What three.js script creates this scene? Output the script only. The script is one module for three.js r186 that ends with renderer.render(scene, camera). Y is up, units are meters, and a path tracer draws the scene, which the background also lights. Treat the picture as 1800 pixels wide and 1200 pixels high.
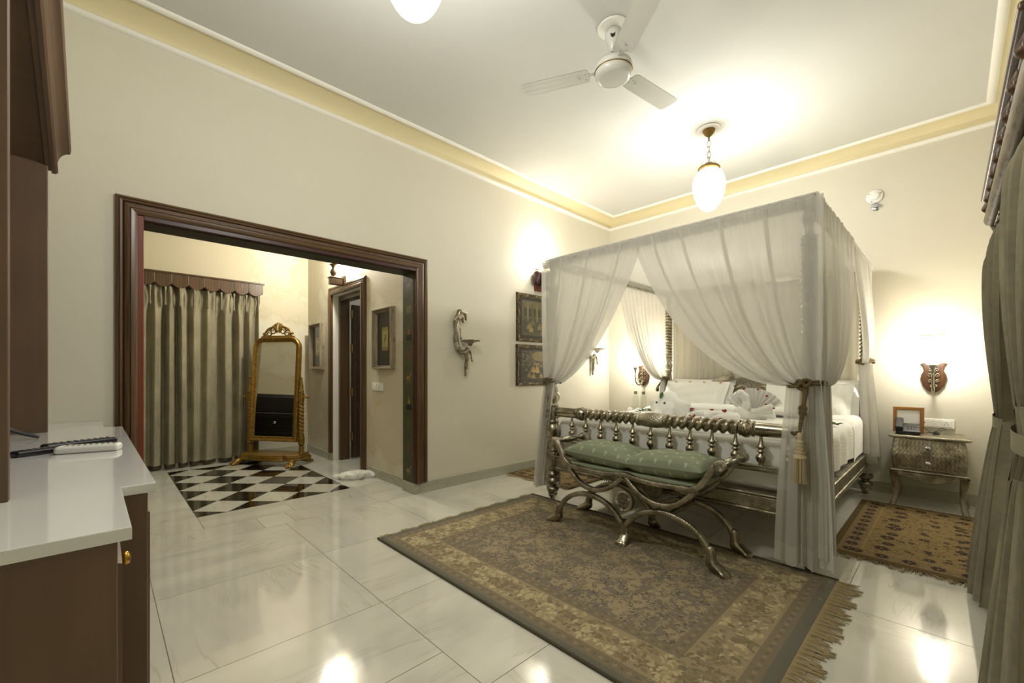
import * as THREE from 'three';
import { RoundedBoxGeometry } from 'three/addons/geometries/RoundedBoxGeometry.js';
import { mergeGeometries, mergeVertices, toCreasedNormals } from 'three/addons/utils/BufferGeometryUtils.js';
import { MarchingCubes } from 'three/addons/objects/MarchingCubes.js';

// ---------- camera, exposure ----------
// Plan coordinates: u runs along the left wall towards the bed wall, v runs from the window wall to the left wall, y is up.
// World: x = -v, z = -u.
const scene = new THREE.Scene();
scene.background = new THREE.Color(0x05060a);
const EYE = 1.12, FOCAL = 748.7, YAW = 0.80328;
const camera = new THREE.PerspectiveCamera(2 * Math.atan(600 / FOCAL) * 180 / Math.PI, 1.5, 0.05, 60);
camera.position.set(0, EYE, 0);
camera.rotation.set(0, YAW, 0);
camera.setViewOffset(1800, 1200, 0, -53.5, 1800, 1200);
const renderer = new THREE.WebGLRenderer({ antialias: true });
renderer.toneMapping = THREE.LinearToneMapping;
renderer.toneMappingExposure = 1.62;
renderer.shadowMap.enabled = true;
// lamp strengths in candela and their colour
const PENDANT = 2.5, SCONCE = 1.05, ALCOVE_LAMP = 3.8, BATH_LAMP = 1.2;
const WARM = new THREE.Color().setRGB(1.0, 0.955, 0.85), WHITE_LAMP = new THREE.Color().setRGB(1.0, 0.985, 0.93);

// ---------- room sizes ----------
const VL = 3.425, VR = -0.39, UB = 5.238, UF = -0.52, HC = 3.25, WALL = 0.27;
const UA = 2.11, VA = 6.34, UAL = -0.62, HA = 3.02;            // dressing alcove: right wall, end wall, left wall, ceiling
const OP0 = 0.17, OP1 = 2.08, OPH = 2.06;                      // wide opening between room and alcove

// ---------- helpers ----------
const P = (u, v, y = 0) => new THREE.Vector3(-v, y, -u);
let seed = 7;
const rnd = () => { seed = (seed * 1664525 + 1013904223) >>> 0; return seed / 4294967296; };
const rr = (a, b) => a + (b - a) * rnd();
const used = new Map();
function numbered(n) { const k = used.get(n) ?? 0; used.set(n, k + 1); return k ? `${n}_${String(k).padStart(3, '0')}` : n; }
function shadow(o) { o.castShadow = true; o.receiveShadow = true; return o; }
function part(parent, name, geo, mat, label) { const m = shadow(new THREE.Mesh(geo, mat)); m.name = numbered(name); if (label) m.userData.label = label; parent.add(m); return m; }
function tag(o, label, category, group) { o.userData.label = label; o.userData.category = category; if (group) o.userData.group = group; return o; }
function thing(name, label, category, u, v, y = 0, turn = 0, group) {
  const g = new THREE.Group(); g.name = numbered(name); g.position.copy(P(u, v, y)); g.rotation.y = turn; scene.add(g); return tag(g, label, category, group);
}
function single(name, geo, mat, label, category, group) { return tag(part(scene, name, geo, mat), label, category, group); }
function struct(name, geo, mat) { const o = geo ? part(scene, name, geo, mat) : new THREE.Group(); if (!geo) { o.name = numbered(name); scene.add(o); } o.userData.kind = 'structure'; return o; }
function copy(src, label, u, v, y, turn) {
  const c = src.clone(); c.name = numbered(src.name.replace(/_\d{3}$/, '')); c.userData = { ...src.userData };
  c.traverse((k) => { if (k !== c) k.name = numbered(k.name.replace(/_\d{3}$/, '')); });
  if (label) c.userData.label = label;
  if (u !== undefined) c.position.copy(P(u, v, y)); if (turn !== undefined) c.rotation.y = turn; scene.add(c); return c;
}
// geometry
function clean(g) { for (const k of Object.keys(g.attributes)) if (!['position', 'normal', 'uv'].includes(k)) g.deleteAttribute(k); return g; }
function merge(list) { return mergeGeometries(list.map((g) => clean(g.index ? g.toNonIndexed() : g)), false); }
function muv(g, s = 1) {                                         // uv in metres by the way each face points
  if (g.index) g = g.toNonIndexed();
  if (!g.attributes.normal) g.computeVertexNormals();
  const p = g.attributes.position, uv = new Float32Array(p.count * 2);
  const a = new THREE.Vector3(), b = new THREE.Vector3(), c = new THREE.Vector3(), n = new THREE.Vector3();
  for (let i = 0; i < p.count; i += 3) {
    a.fromBufferAttribute(p, i); b.fromBufferAttribute(p, i + 1); c.fromBufferAttribute(p, i + 2);
    n.subVectors(b, a).cross(c.clone().sub(a)); const x = Math.abs(n.x), y = Math.abs(n.y), z = Math.abs(n.z);
    [a, b, c].forEach((q, k) => { const [s0, t0] = x >= y && x >= z ? [q.z, q.y] : y >= z ? [q.x, q.z] : [q.x, q.y]; uv[(i + k) * 2] = s0 * s; uv[(i + k) * 2 + 1] = t0 * s; });
  }
  g.setAttribute('uv', new THREE.BufferAttribute(uv, 2)); return g;
}
function swapuv(g) { const a = g.attributes.uv; for (let i = 0; i < a.count; i++) { const x = a.getX(i); a.setXY(i, a.getY(i), x); } return g; }
function box(w, h, d, x = 0, y = 0, z = 0, r = 0.004) {
  const rad = Math.min(r, w / 2.1, h / 2.1, d / 2.1);
  const g = rad > 0.0008 ? new RoundedBoxGeometry(w, h, d, r > 0.012 ? 4 : 2, rad) : new THREE.BoxGeometry(w, h, d);
  g.translate(x, y, z); return muv(g);
}
function boxUV(u0, u1, v0, v1, y0, y1, r = 0) { const c = P((u0 + u1) / 2, (v0 + v1) / 2, (y0 + y1) / 2); return box(Math.abs(v1 - v0), y1 - y0, Math.abs(u1 - u0), c.x, c.y, c.z, r); }
function lathe(pts, seg = 28, x = 0, y = 0, z = 0) { const g = new THREE.LatheGeometry(pts.map((q) => new THREE.Vector2(Math.max(q[0], 0.0001), q[1])), seg); latheUV(g, pts, seg); g.translate(x, y, z); return g; }
function latheUV(g, pts, seg) { const uv = g.attributes.uv, R = Math.max(...pts.map((q) => q[0])); for (let i = 0; i <= seg; i++) { let l = 0; for (let j = 0; j < pts.length; j++) { if (j) l += Math.hypot(pts[j][0] - pts[j - 1][0], pts[j][1] - pts[j - 1][1]); uv.setXY(i * pts.length + j, i / seg * 2 * Math.PI * R, l); } } }
function smooth(pts, n = 6) { const c = new THREE.CatmullRomCurve3(pts.map((q) => new THREE.Vector3(q[0], q[1], q[2] ?? 0)), false, 'centripetal'); return c.getPoints(pts.length * n).map((q) => [q.x, q.y, q.z]); }
const v3 = (q) => (q.isVector3 ? q : new THREE.Vector3(q[0], q[1], q[2] ?? 0));
function tube(pts, r, seg = 8, steps, closed = false) {          // r: number or function of 0..1
  const c = new THREE.CatmullRomCurve3(pts.map(v3), closed, 'centripetal'), n = steps ?? pts.length * 5, L = c.getLength(), fr = c.computeFrenetFrames(n, closed);
  const pos = [], uv = [], idx = [];
  for (let i = 0; i <= n; i++) { const t = i / n, p = c.getPointAt(t), R = typeof r === 'function' ? r(t) : r;
    for (let j = 0; j <= seg; j++) { const a = j / seg * 2 * Math.PI, q = p.clone().addScaledVector(fr.normals[i % (n + 1)], Math.cos(a) * R).addScaledVector(fr.binormals[i % (n + 1)], Math.sin(a) * R); pos.push(q.x, q.y, q.z); uv.push(j / seg * 2 * Math.PI * 0.03, t * L); } }
  for (let i = 0; i < n; i++) for (let j = 0; j < seg; j++) { const a = i * (seg + 1) + j, b = a + seg + 1; idx.push(a, a + 1, b, b, a + 1, b + 1); }
  if (!closed) for (const i of [0, n]) { const p = c.getPointAt(i / n), k = pos.length / 3; pos.push(p.x, p.y, p.z); uv.push(0, i / n * L); for (let j = 0; j < seg; j++) { const a = i * (seg + 1) + j; i ? idx.push(k, a, a + 1) : idx.push(k, a + 1, a); } }
  return build(pos, uv, idx);
}
function build(pos, uv, idx) { const g = new THREE.BufferGeometry(); g.setAttribute('position', new THREE.Float32BufferAttribute(pos, 3)); g.setAttribute('uv', new THREE.Float32BufferAttribute(uv, 2)); g.setIndex(idx); g.computeVertexNormals(); return g; }
function grid(n, m, f, closeU = false) {                         // f(s, t) -> [x, y, z, uvx, uvy]
  const pos = [], uv = [], idx = [];
  for (let i = 0; i <= n; i++) for (let j = 0; j <= m; j++) { const q = f(i / n, j / m); pos.push(q[0], q[1], q[2]); uv.push(q[3] ?? i / n, q[4] ?? j / m); }
  for (let i = 0; i < n; i++) for (let j = 0; j < m; j++) { const a = i * (m + 1) + j, b = a + m + 1; idx.push(a, b, a + 1, b, b + 1, a + 1); }
  const g = build(pos, uv, idx);
  if (closeU) { const N = g.attributes.normal; for (let j = 0; j <= m; j++) { const a = j, b = n * (m + 1) + j, s = new THREE.Vector3(N.getX(a) + N.getX(b), N.getY(a) + N.getY(b), N.getZ(a) + N.getZ(b)).normalize(); N.setXYZ(a, s.x, s.y, s.z); N.setXYZ(b, s.x, s.y, s.z); } }
  return g;
}
// a flat bar bent along a path in the x-y plane: half thickness in the plane and half depth across it
function band(pts, hp, hd, z = 0, n = 60, taper) {
  const c = new THREE.CatmullRomCurve3(pts.map((q) => new THREE.Vector3(q[0], q[1], 0)), false, 'centripetal'), L = c.getLength();
  const prof = []; for (let k = 0; k < 12; k++) { const a = k / 12 * 2 * Math.PI, f = (x) => Math.sign(x) * Math.pow(Math.abs(x), 0.55); prof.push([f(Math.cos(a)), f(Math.sin(a))]); }
  const g = grid(n, 12, (s, t) => { const p = c.getPointAt(s), d = c.getTangentAt(s), k = Math.round(t * 12) % 12, w = taper ? taper(s) : 1; return [p.x - d.y * prof[k][0] * hp * w, p.y + d.x * prof[k][0] * hp * w, z + prof[k][1] * hd, s * L, t * (hp + hd) * 3]; });
  const caps = [0, 1].map((s) => { const p = c.getPointAt(s), d = c.getTangentAt(s), w = taper ? taper(s) : 1; const sh = new THREE.Shape(prof.map((q) => new THREE.Vector2(q[0] * hp * w, q[1] * hd))); const e = new THREE.ShapeGeometry(sh); const m = new THREE.Matrix4().makeBasis(new THREE.Vector3(-d.y, d.x, 0), new THREE.Vector3(0, 0, 1), d.clone()); e.applyMatrix4(m).translate(p.x, p.y, z); return e; });
  return merge([g, ...caps]);
}
function extrude(pts, depth, bevel = 0.004, seg = 2, holes = []) {
  const sh = new THREE.Shape(pts.map((q) => new THREE.Vector2(q[0], q[1]))); for (const h of holes) sh.holes.push(new THREE.Path(h.map((q) => new THREE.Vector2(q[0], q[1]))));
  const g = new THREE.ExtrudeGeometry(sh, { depth: Math.max(depth - 2 * bevel, 0.0005), bevelEnabled: bevel > 0, bevelThickness: bevel, bevelSize: bevel, bevelOffset: -bevel, bevelSegments: seg, curveSegments: 16 }); g.translate(0, 0, bevel); return muv(g);
}
// mitred moulding: corners in x-y, the way each corner moves per metre of offset, and a profile of [offset, depth]; one geometry per side
function mitre(corners, dirs, prof, closed = true) {
  const out = [], n = corners.length;
  for (let i = 0; i < (closed ? n : n - 1); i++) {
    const a = corners[i], b = corners[(i + 1) % n], da = dirs[i], db = dirs[(i + 1) % n], pos = [], uv = [], idx = [], L = Math.hypot(b[0] - a[0], b[1] - a[1]); let w = 0;
    for (let k = 0; k < prof.length; k++) { const [o, d] = prof[k]; if (k) w += Math.hypot(o - prof[k - 1][0], d - prof[k - 1][1]);
      pos.push(a[0] + da[0] * o, a[1] + da[1] * o, d, b[0] + db[0] * o, b[1] + db[1] * o, d); uv.push(w, 0, w, L); }
    for (let k = 0; k < prof.length - 1; k++) { const q = k * 2; idx.push(q, q + 2, q + 1, q + 1, q + 2, q + 3); }
    const g = build(pos, uv, idx).toNonIndexed(); out.push(toCreasedNormals(g, 0.6));
  }
  return out;
}
function frame(w, h, prof) { return merge(mitre([[-w / 2, -h / 2], [w / 2, -h / 2], [w / 2, h / 2], [-w / 2, h / 2]], [[-1, -1], [1, -1], [1, 1], [-1, 1]], prof)); }
// one skin round tapered bones (and balls), meshed from their distance field
const smin = (a, b, k) => { const h = Math.max(k - Math.abs(a - b), 0) / k; return Math.min(a, b) - h * h * k * 0.25; };
function skin(bones, k = 0.02, cells = 44, warp) {
  const lo = new THREE.Vector3(1e9, 1e9, 1e9), hi = new THREE.Vector3(-1e9, -1e9, -1e9);
  for (const [a, b, ra, rb] of bones) for (const [p, r] of [[a, ra], [b, rb]]) { lo.min(new THREE.Vector3(p[0] - r, p[1] - r, p[2] - r)); hi.max(new THREE.Vector3(p[0] + r, p[1] + r, p[2] + r)); }
  const c = lo.clone().add(hi).multiplyScalar(0.5), half = Math.max(hi.x - lo.x, hi.y - lo.y, hi.z - lo.z) / 2 * 1.15 + k;
  const mc = new MarchingCubes(cells, new THREE.MeshStandardMaterial(), false, false, 120000); mc.isolation = 0;
  const p = new THREE.Vector3();
  for (let z = 0; z < cells; z++) for (let y = 0; y < cells; y++) for (let x = 0; x < cells; x++) {
    p.set(c.x + (x - cells / 2) / (cells / 2) * half, c.y + (y - cells / 2) / (cells / 2) * half, c.z + (z - cells / 2) / (cells / 2) * half);
    let d = 9;
    for (const [a, b, ra, rb] of bones) { const bx = b[0] - a[0], by = b[1] - a[1], bz = b[2] - a[2], l2 = bx * bx + by * by + bz * bz; const t = l2 > 0 ? Math.min(1, Math.max(0, ((p.x - a[0]) * bx + (p.y - a[1]) * by + (p.z - a[2]) * bz) / l2)) : 0; d = smin(d, Math.hypot(p.x - a[0] - bx * t, p.y - a[1] - by * t, p.z - a[2] - bz * t) - (ra + (rb - ra) * t), k); }
    if (warp) d += warp(p);
    mc.field[x + y * cells + z * cells * cells] = -d;
  }
  mc.update(); const g = new THREE.BufferGeometry();
  g.setAttribute('position', new THREE.BufferAttribute(mc.positionArray.slice(0, mc.count * 3), 3));
  g.scale(half, half, half); g.translate(c.x, c.y, c.z);
  let q = mergeVertices(g, half * 0.002); q.computeVertexNormals(); return muvSmooth(q);
}
function muvSmooth(g) { const n = g.attributes.normal.clone(); const p = g.attributes.position, uv = new Float32Array(p.count * 2); for (let i = 0; i < p.count; i++) { uv[2 * i] = p.getX(i) + p.getZ(i) * 0.7; uv[2 * i + 1] = p.getY(i) + p.getZ(i) * 0.3; } g.setAttribute('uv', new THREE.BufferAttribute(uv, 2)); return g; }
const circle = (r, n, cx = 0, cy = 0, sy = 1) => Array.from({ length: n }, (_, i) => [cx + r * Math.cos(i / n * 2 * Math.PI), cy + sy * r * Math.sin(i / n * 2 * Math.PI)]);
const rot = (g, x = 0, y = 0, z = 0) => { if (x) g.rotateX(x); if (y) g.rotateY(y); if (z) g.rotateZ(z); return g; };
const mv = (g, x, y, z) => { g.translate(x, y, z); return g; };

// ---------- textures ----------
const hash = (x, y, s) => { let h = (x * 374761393 + y * 668265263 + s * 2147483647) | 0; h = Math.imul(h ^ (h >>> 13), 1274126177); return ((h ^ (h >>> 16)) >>> 0) / 4294967296; };
function vn(x, y, px, py, s) { const ix = Math.floor(x), iy = Math.floor(y), fx = x - ix, fy = y - iy, a = fx * fx * (3 - 2 * fx), b = fy * fy * (3 - 2 * fy), m = (i, n) => ((i % n) + n) % n; const h = (i, j) => hash(m(i, px), m(j, py), s); return (h(ix, iy) * (1 - a) + h(ix + 1, iy) * a) * (1 - b) + (h(ix, iy + 1) * (1 - a) + h(ix + 1, iy + 1) * a) * b; }
function fbm(u, v, fx, fy, oct, s) { let r = 0, w = 0, k = 1; for (let o = 0; o < oct; o++) { r += vn(u * fx, v * fy, fx, fy, s + o) * k; w += k; k *= 0.5; fx *= 2; fy *= 2; } return r / w; }
function tex(w, h, f, size, srgb = true) {                        // f(u, v) -> grey or [r, g, b] in 0..1; size: metres covered (one or two numbers)
  const d = new Uint8Array(w * h * 4);
  for (let j = 0; j < h; j++) for (let i = 0; i < w; i++) { const c = f(i / w, j / h), k = (j * w + i) * 4, q = typeof c === 'number' ? [c, c, c] : c; for (let n = 0; n < 3; n++) d[k + n] = Math.max(0, Math.min(255, q[n] * 255)); d[k + 3] = 255; }
  return finish(new THREE.DataTexture(d, w, h), size, srgb);
}
function finish(t, size, srgb) { t.wrapS = t.wrapT = THREE.RepeatWrapping; t.magFilter = THREE.LinearFilter; t.minFilter = THREE.LinearMipmapLinearFilter; t.generateMipmaps = true; if (srgb) t.colorSpace = THREE.SRGBColorSpace; if (size) { const [a, b] = Array.isArray(size) ? size : [size, size]; t.repeat.set(1 / a, 1 / b); } t.needsUpdate = true; return t; }
function canvasTex(w, h, draw, size) { const c = document.createElement('canvas'); c.width = w; c.height = h; const x = c.getContext('2d'); draw(x, w, h); return finish(new THREE.CanvasTexture(c), size, true); }
const hex = (s) => { const n = parseInt(s.slice(1), 16); return [(n >> 16) / 255, ((n >> 8) & 255) / 255, (n & 255) / 255]; };
const mixc = (a, b, t) => a.map((q, i) => q + (b[i] - q) * t);
const sc = (a, k) => a.map((q) => q * k);
function std(o) { return new THREE.MeshStandardMaterial({ side: THREE.DoubleSide, ...o }); }
function phys(o) { return new THREE.MeshPhysicalMaterial({ side: THREE.DoubleSide, ...o }); }

const T = {};
T.plaster = tex(512, 512, (u, v) => sc([1, 1, 1], 0.955 + 0.045 * fbm(u, v, 3, 3, 5, 11)), 2.6);
T.plasterBump = tex(512, 512, (u, v) => 0.6 * fbm(u, v, 6, 6, 3, 21) + 0.4 * fbm(u, v, 48, 48, 2, 22), 1.3, false);
T.damp = tex(1024, 512, (u, v) => { const a = fbm(u, v, 5, 3, 5, 31), p = Math.max(0, Math.min(1, (a - 0.53) * 9)), q = Math.max(0, 1 - Math.abs(a - 0.53) * 40); const c = mixc([1, 0.985, 0.95], [1.06, 1.07, 1.08], p * 0.8); return sc(mixc(c, [0.9, 0.84, 0.7], q * 0.25), 0.93); }, [2.8, 1.6]);
T.marble = tex(1024, 1024, (u, v) => { const w = fbm(u, v, 3, 3, 4, 41) - 0.5, s = fbm(u + 0.06 * w, v + 0.08 * w, 2, 26, 4, 42), c = fbm(u, v, 4, 4, 4, 43), vein = Math.pow(Math.max(0, 1 - Math.abs(s - 0.5) * 26), 2) * Math.max(0, fbm(u, v, 4, 6, 2, 44) - 0.46) * 4, soft = fbm(u + 0.2 * w, v, 5, 14, 4, 45); let q = sc([0.845, 0.835, 0.785], 0.97 + 0.05 * c - 0.13 * Math.pow(soft, 2)); q = mixc(q, [0.62, 0.57, 0.46], Math.min(0.32, vein * 0.32)); return q; }, 1.7);
T.black = tex(256, 256, (u, v) => { const s = Math.pow(fbm(u, v, 24, 24, 3, 51), 6); return [0.06 + s, 0.045 + s * 0.9, 0.04 + s * 0.8]; }, 0.6);
function wood(a, b, s, grain = 26) { return tex(512, 512, (u, v) => { const w = fbm(u, v, 2, 2, 3, s), g = fbm(u + 0.05 * w, v, grain, 2, 4, s + 1), r = 0.5 + 0.5 * Math.sin((u * 14 + 3 * w) * 6.283), f = fbm(u, v, 90, 4, 2, s + 2); return mixc(hex(a), hex(b), Math.min(1, Math.max(0, 0.62 * g + 0.2 * r + 0.35 * f - 0.12))); }, [0.3, 0.9]); }
T.woodDark = wood('#2b1c0c', '#77552d', 61);
T.woodRed = wood('#4a1d10', '#8a3f20', 71);
T.woodMid = wood('#3d2716', '#73502f', 75);
T.woodGrey = tex(512, 512, (u, v) => { const g = fbm(u, v, 18, 3, 5, 81), c = fbm(u, v, 40, 8, 3, 82); return mixc(mixc(hex('#695e49'), hex('#b0a183'), g), hex('#3b3326'), Math.max(0, c - 0.62) * 2.2); }, [0.3, 0.5]);
T.brownPaint = tex(512, 512, (u, v) => { const g = fbm(u, v, 60, 3, 3, 91), b = fbm(u, v, 3, 3, 4, 92); return sc(hex('#65503d'), 0.82 + 0.25 * b + 0.1 * g); }, 1.1);
T.gold = tex(256, 256, (u, v) => { const g = fbm(u, v, 10, 10, 4, 101); return mixc(hex('#664a12'), hex('#a9842e'), g); }, 0.25);
T.velvet = tex(512, 512, (u, v) => { const a = fbm(u, v, 6, 5, 4, 111), b = fbm(u, v, 60, 60, 2, 112); return sc(hex('#8f8870'), 0.78 + 0.3 * a + 0.1 * b); }, 0.9);
T.weave = tex(256, 256, (u, v) => 0.5 + 0.22 * Math.sin(u * 6.2832 * 64) + 0.22 * Math.sin(v * 6.2832 * 64) + 0.1 * (fbm(u, v, 64, 64, 1, 121) - 0.5), 0.13, false);
T.weaveColor = tex(256, 256, (u, v) => 0.96 + 0.04 * fbm(u, v, 40, 6, 3, 122), 0.4);
T.terry = tex(256, 256, (u, v) => fbm(u, v, 60, 60, 2, 131), 0.12, false);
T.crinkle = tex(512, 512, (u, v) => { const w = fbm(u, v, 4, 4, 3, 141); return 0.5 + 0.3 * Math.sin((u * 26 + w * 2.2) * 6.2832) * fbm(u, v, 6, 10, 2, 142) + 0.3 * (fbm(u, v, 12, 18, 3, 143) - 0.5); }, 0.7, false);
// embossed silver: leaf scales, chevrons, small scrolls
T.emboss = tex(512, 512, (u, v) => { const n = 14, y = v * n, r = Math.floor(y), x = u * n + (r % 2) * 0.5, fx = x - Math.floor(x) - 0.5, fy = y - r, d = Math.hypot(fx * 1.6, fy - 0.1), leaf = Math.max(0, 1 - d * 1.05), rib = Math.exp(-fx * fx * 160) * 0.25; return 0.25 + 0.6 * leaf - rib + 0.25 * (fbm(u, v, 40, 40, 2, 151) - 0.5); }, 0.22, false);
T.embossFine = tex(512, 512, (u, v) => { const w = fbm(u, v, 10, 10, 2, 161); return 0.5 + 0.25 * Math.sin((u * 30 + 2 * Math.sin(v * 6.2832 * 6)) * 6.2832 + w * 4) + 0.35 * (fbm(u, v, 36, 36, 3, 162) - 0.5); }, 0.25, false);
T.zigzag = tex(512, 512, (u, v) => { const z = Math.sin(v * 6.2832 * 8), k = u * 14 + 0.12 * z + 4, f = Math.abs((k % 1) - 0.5) * 2; return 0.1 + 0.8 * Math.pow(Math.max(0, 1 - f), 2) + 0.2 * (fbm(u, v, 40, 40, 2, 171) - 0.5); }, 0.34, false);
T.silver = tex(512, 512, (u, v) => { const g = fbm(u, v, 7, 7, 4, 181), f = fbm(u, v, 50, 50, 2, 182); return mixc(hex('#6f6857'), hex('#d6cfba'), Math.min(1, Math.max(0, g * 1.2 - 0.1 + 0.2 * (f - 0.5)))); }, 0.4);
T.silverRough = tex(256, 256, (u, v) => 0.22 + 0.3 * fbm(u, v, 12, 12, 3, 191), 0.4, false);

const M = {};
M.wall = std({ color: new THREE.Color().setRGB(0.66, 0.625, 0.51), map: T.plaster, roughness: 0.62, bumpMap: T.plasterBump, bumpScale: 0.0012 });
M.alcoveWall = std({ color: new THREE.Color().setRGB(0.66, 0.62, 0.49), map: T.damp, roughness: 0.7, bumpMap: T.plasterBump, bumpScale: 0.0016 });
M.ceiling = std({ color: new THREE.Color().setRGB(0.615, 0.61, 0.56), map: T.plaster, roughness: 0.75, bumpMap: T.plasterBump, bumpScale: 0.001 });
M.cove = std({ color: new THREE.Color().setRGB(0.73, 0.64, 0.39), map: T.plaster, roughness: 0.6, bumpMap: T.plasterBump, bumpScale: 0.002 });
M.trimWhite = std({ color: new THREE.Color().setRGB(0.80, 0.78, 0.70), roughness: 0.55, bumpMap: T.plasterBump, bumpScale: 0.001 });
M.marble = phys({ map: T.marble, roughness: 0.09, clearcoat: 0.5, clearcoatRoughness: 0.05, ior: 1.55 });
M.skirting = phys({ map: T.marble, color: new THREE.Color().setRGB(0.66, 0.66, 0.6), roughness: 0.25 });
M.grout = std({ color: new THREE.Color().setRGB(0.30, 0.26, 0.18), roughness: 0.9 });
M.black = phys({ map: T.black, roughness: 0.06, clearcoat: 0.5, clearcoatRoughness: 0.04, ior: 1.55 });
M.wood = phys({ map: T.woodDark, roughness: 0.36, bumpMap: T.woodDark, bumpScale: 0.0008, clearcoat: 0.35, clearcoatRoughness: 0.3 });
M.woodRed = std({ map: T.woodRed, roughness: 0.45 });
M.woodGrey = std({ map: T.woodGrey, roughness: 0.6, bumpMap: T.woodGrey, bumpScale: 0.001 });
M.olive = std({ color: new THREE.Color(0x3c3a22), roughness: 0.6 });
M.brown = phys({ map: T.brownPaint, roughness: 0.42 });
M.gold = phys({ map: T.gold, roughness: 0.36, metalness: 0.45, clearcoat: 0.3, clearcoatRoughness: 0.3 });
M.brass = std({ color: new THREE.Color(0xb08a3c), metalness: 1, roughness: 0.28 });
M.oldBrass = std({ color: new THREE.Color(0x7d6330), metalness: 0.9, roughness: 0.4, bumpMap: T.embossFine, bumpScale: 0.002 });
M.velvet = phys({ map: T.velvet, roughness: 0.9, sheen: 0.5, sheenRoughness: 0.5, sheenColor: new THREE.Color(0x9b917a) });
const silver = (bumpMap, bumpScale, extra = {}) => std({ map: T.silver, metalness: 1, roughness: 0.26, bumpMap, bumpScale, ...extra });
M.silver = silver(T.embossFine, 0.0003);
M.silverLeaf = silver(T.emboss, 0.0035, { roughness: 0.36 });
M.silverFine = silver(T.embossFine, 0.003, { roughness: 0.36 });
M.silverPlain = silver(null, 1, { roughness: 0.16 });
M.zigzag = std({ map: T.silver, metalness: 0.9, roughness: 0.34, bumpMap: T.zigzag, bumpScale: 0.0035 });
M.dullSteel = std({ color: new THREE.Color(0x8c8a80), metalness: 1, roughness: 0.35, bumpMap: T.embossFine, bumpScale: 0.003 });
M.sheer = phys({ color: new THREE.Color().setRGB(0.82, 0.80, 0.74), map: T.weaveColor, roughness: 0.85, transmission: 0.5, thickness: 0, transparent: true, opacity: 0.86, bumpMap: T.weave, bumpScale: 0.0004 });
M.sheerHem = phys({ color: new THREE.Color().setRGB(0.82, 0.80, 0.74), map: T.weaveColor, roughness: 0.85, transmission: 0.45, thickness: 0, transparent: true, opacity: 0.97, bumpMap: T.weave, bumpScale: 0.0004 });
M.linen = phys({ color: new THREE.Color().setRGB(0.84, 0.83, 0.78), roughness: 0.9, bumpMap: T.crinkle, bumpScale: 0.0018, sheen: 0.2, sheenColor: new THREE.Color(0xffffff) });
M.pillow = phys({ color: new THREE.Color().setRGB(0.85, 0.845, 0.80), roughness: 0.85, bumpMap: T.crinkle, bumpScale: 0.0015 });
M.terry = phys({ color: new THREE.Color().setRGB(0.86, 0.85, 0.80), roughness: 1, bumpMap: T.terry, bumpScale: 0.003, sheen: 0.3, sheenColor: new THREE.Color(0xffffff) });
M.rope = std({ color: new THREE.Color(0x73643f), roughness: 0.9, bumpMap: T.weave, bumpScale: 0.001 });
M.tasselFibre = std({ color: new THREE.Color(0xc4b690), roughness: 0.85 });
M.counter = phys({ color: new THREE.Color().setRGB(0.74, 0.75, 0.73), roughness: 0.07, clearcoat: 0.6, clearcoatRoughness: 0.04, ior: 1.5 });
M.counterEdge = std({ color: new THREE.Color(0xa79c80), roughness: 0.5 });
M.blackPlastic = std({ color: new THREE.Color(0x0e0d11), roughness: 0.35 });
M.rubber = std({ color: new THREE.Color(0x1b1b1e), roughness: 0.6 });
M.whitePlastic = phys({ color: new THREE.Color().setRGB(0.80, 0.79, 0.74), roughness: 0.3 });
M.fanWhite = phys({ color: new THREE.Color().setRGB(0.60, 0.59, 0.53), roughness: 0.3 });
M.red = std({ color: new THREE.Color(0x8f1410), roughness: 0.6 });
M.orangeLit = std({ color: new THREE.Color(0xd0521c), roughness: 0.5 });
M.leafGreen = std({ color: new THREE.Color(0x2f5a22), roughness: 0.55 });
M.marigold = std({ color: new THREE.Color(0xc79a22), roughness: 0.8 });
M.dark = std({ color: new THREE.Color(0x14100c), roughness: 0.6 });
M.chrome = std({ color: new THREE.Color(0xc8ccd6), metalness: 1, roughness: 0.12 });
M.glass = phys({ color: new THREE.Color(0xfbfcfa), roughness: 0.03, transmission: 1, thickness: 0, ior: 1.45 });
M.mirror = std({ color: new THREE.Color(0xcfcfc6), metalness: 1, roughness: 0.015 });
M.leather = phys({ color: new THREE.Color(0x16100c), roughness: 0.38 });
M.chest = phys({ color: new THREE.Color(0x1a110b), map: T.woodDark, roughness: 0.3, clearcoat: 0.4, clearcoatRoughness: 0.2 });
M.shade = phys({ color: new THREE.Color(0xfff6e4), emissive: new THREE.Color().setRGB(1, 0.93, 0.8), emissiveIntensity: 2.0, roughness: 0.3 });
M.globe = phys({ color: new THREE.Color(0xffffff), emissive: new THREE.Color().setRGB(1, 0.97, 0.92), emissiveIntensity: 1.6, roughness: 0.2 });
function lamp(parent, x, y, z, I, color, soft = 4) { const l = new THREE.PointLight(color, I, 0, 2); l.position.set(x, y, z); l.castShadow = true; l.shadow.radius = soft; l.shadow.mapSize.set(1024, 1024); l.shadow.bias = -0.002; parent.add(l); return l; }
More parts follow.
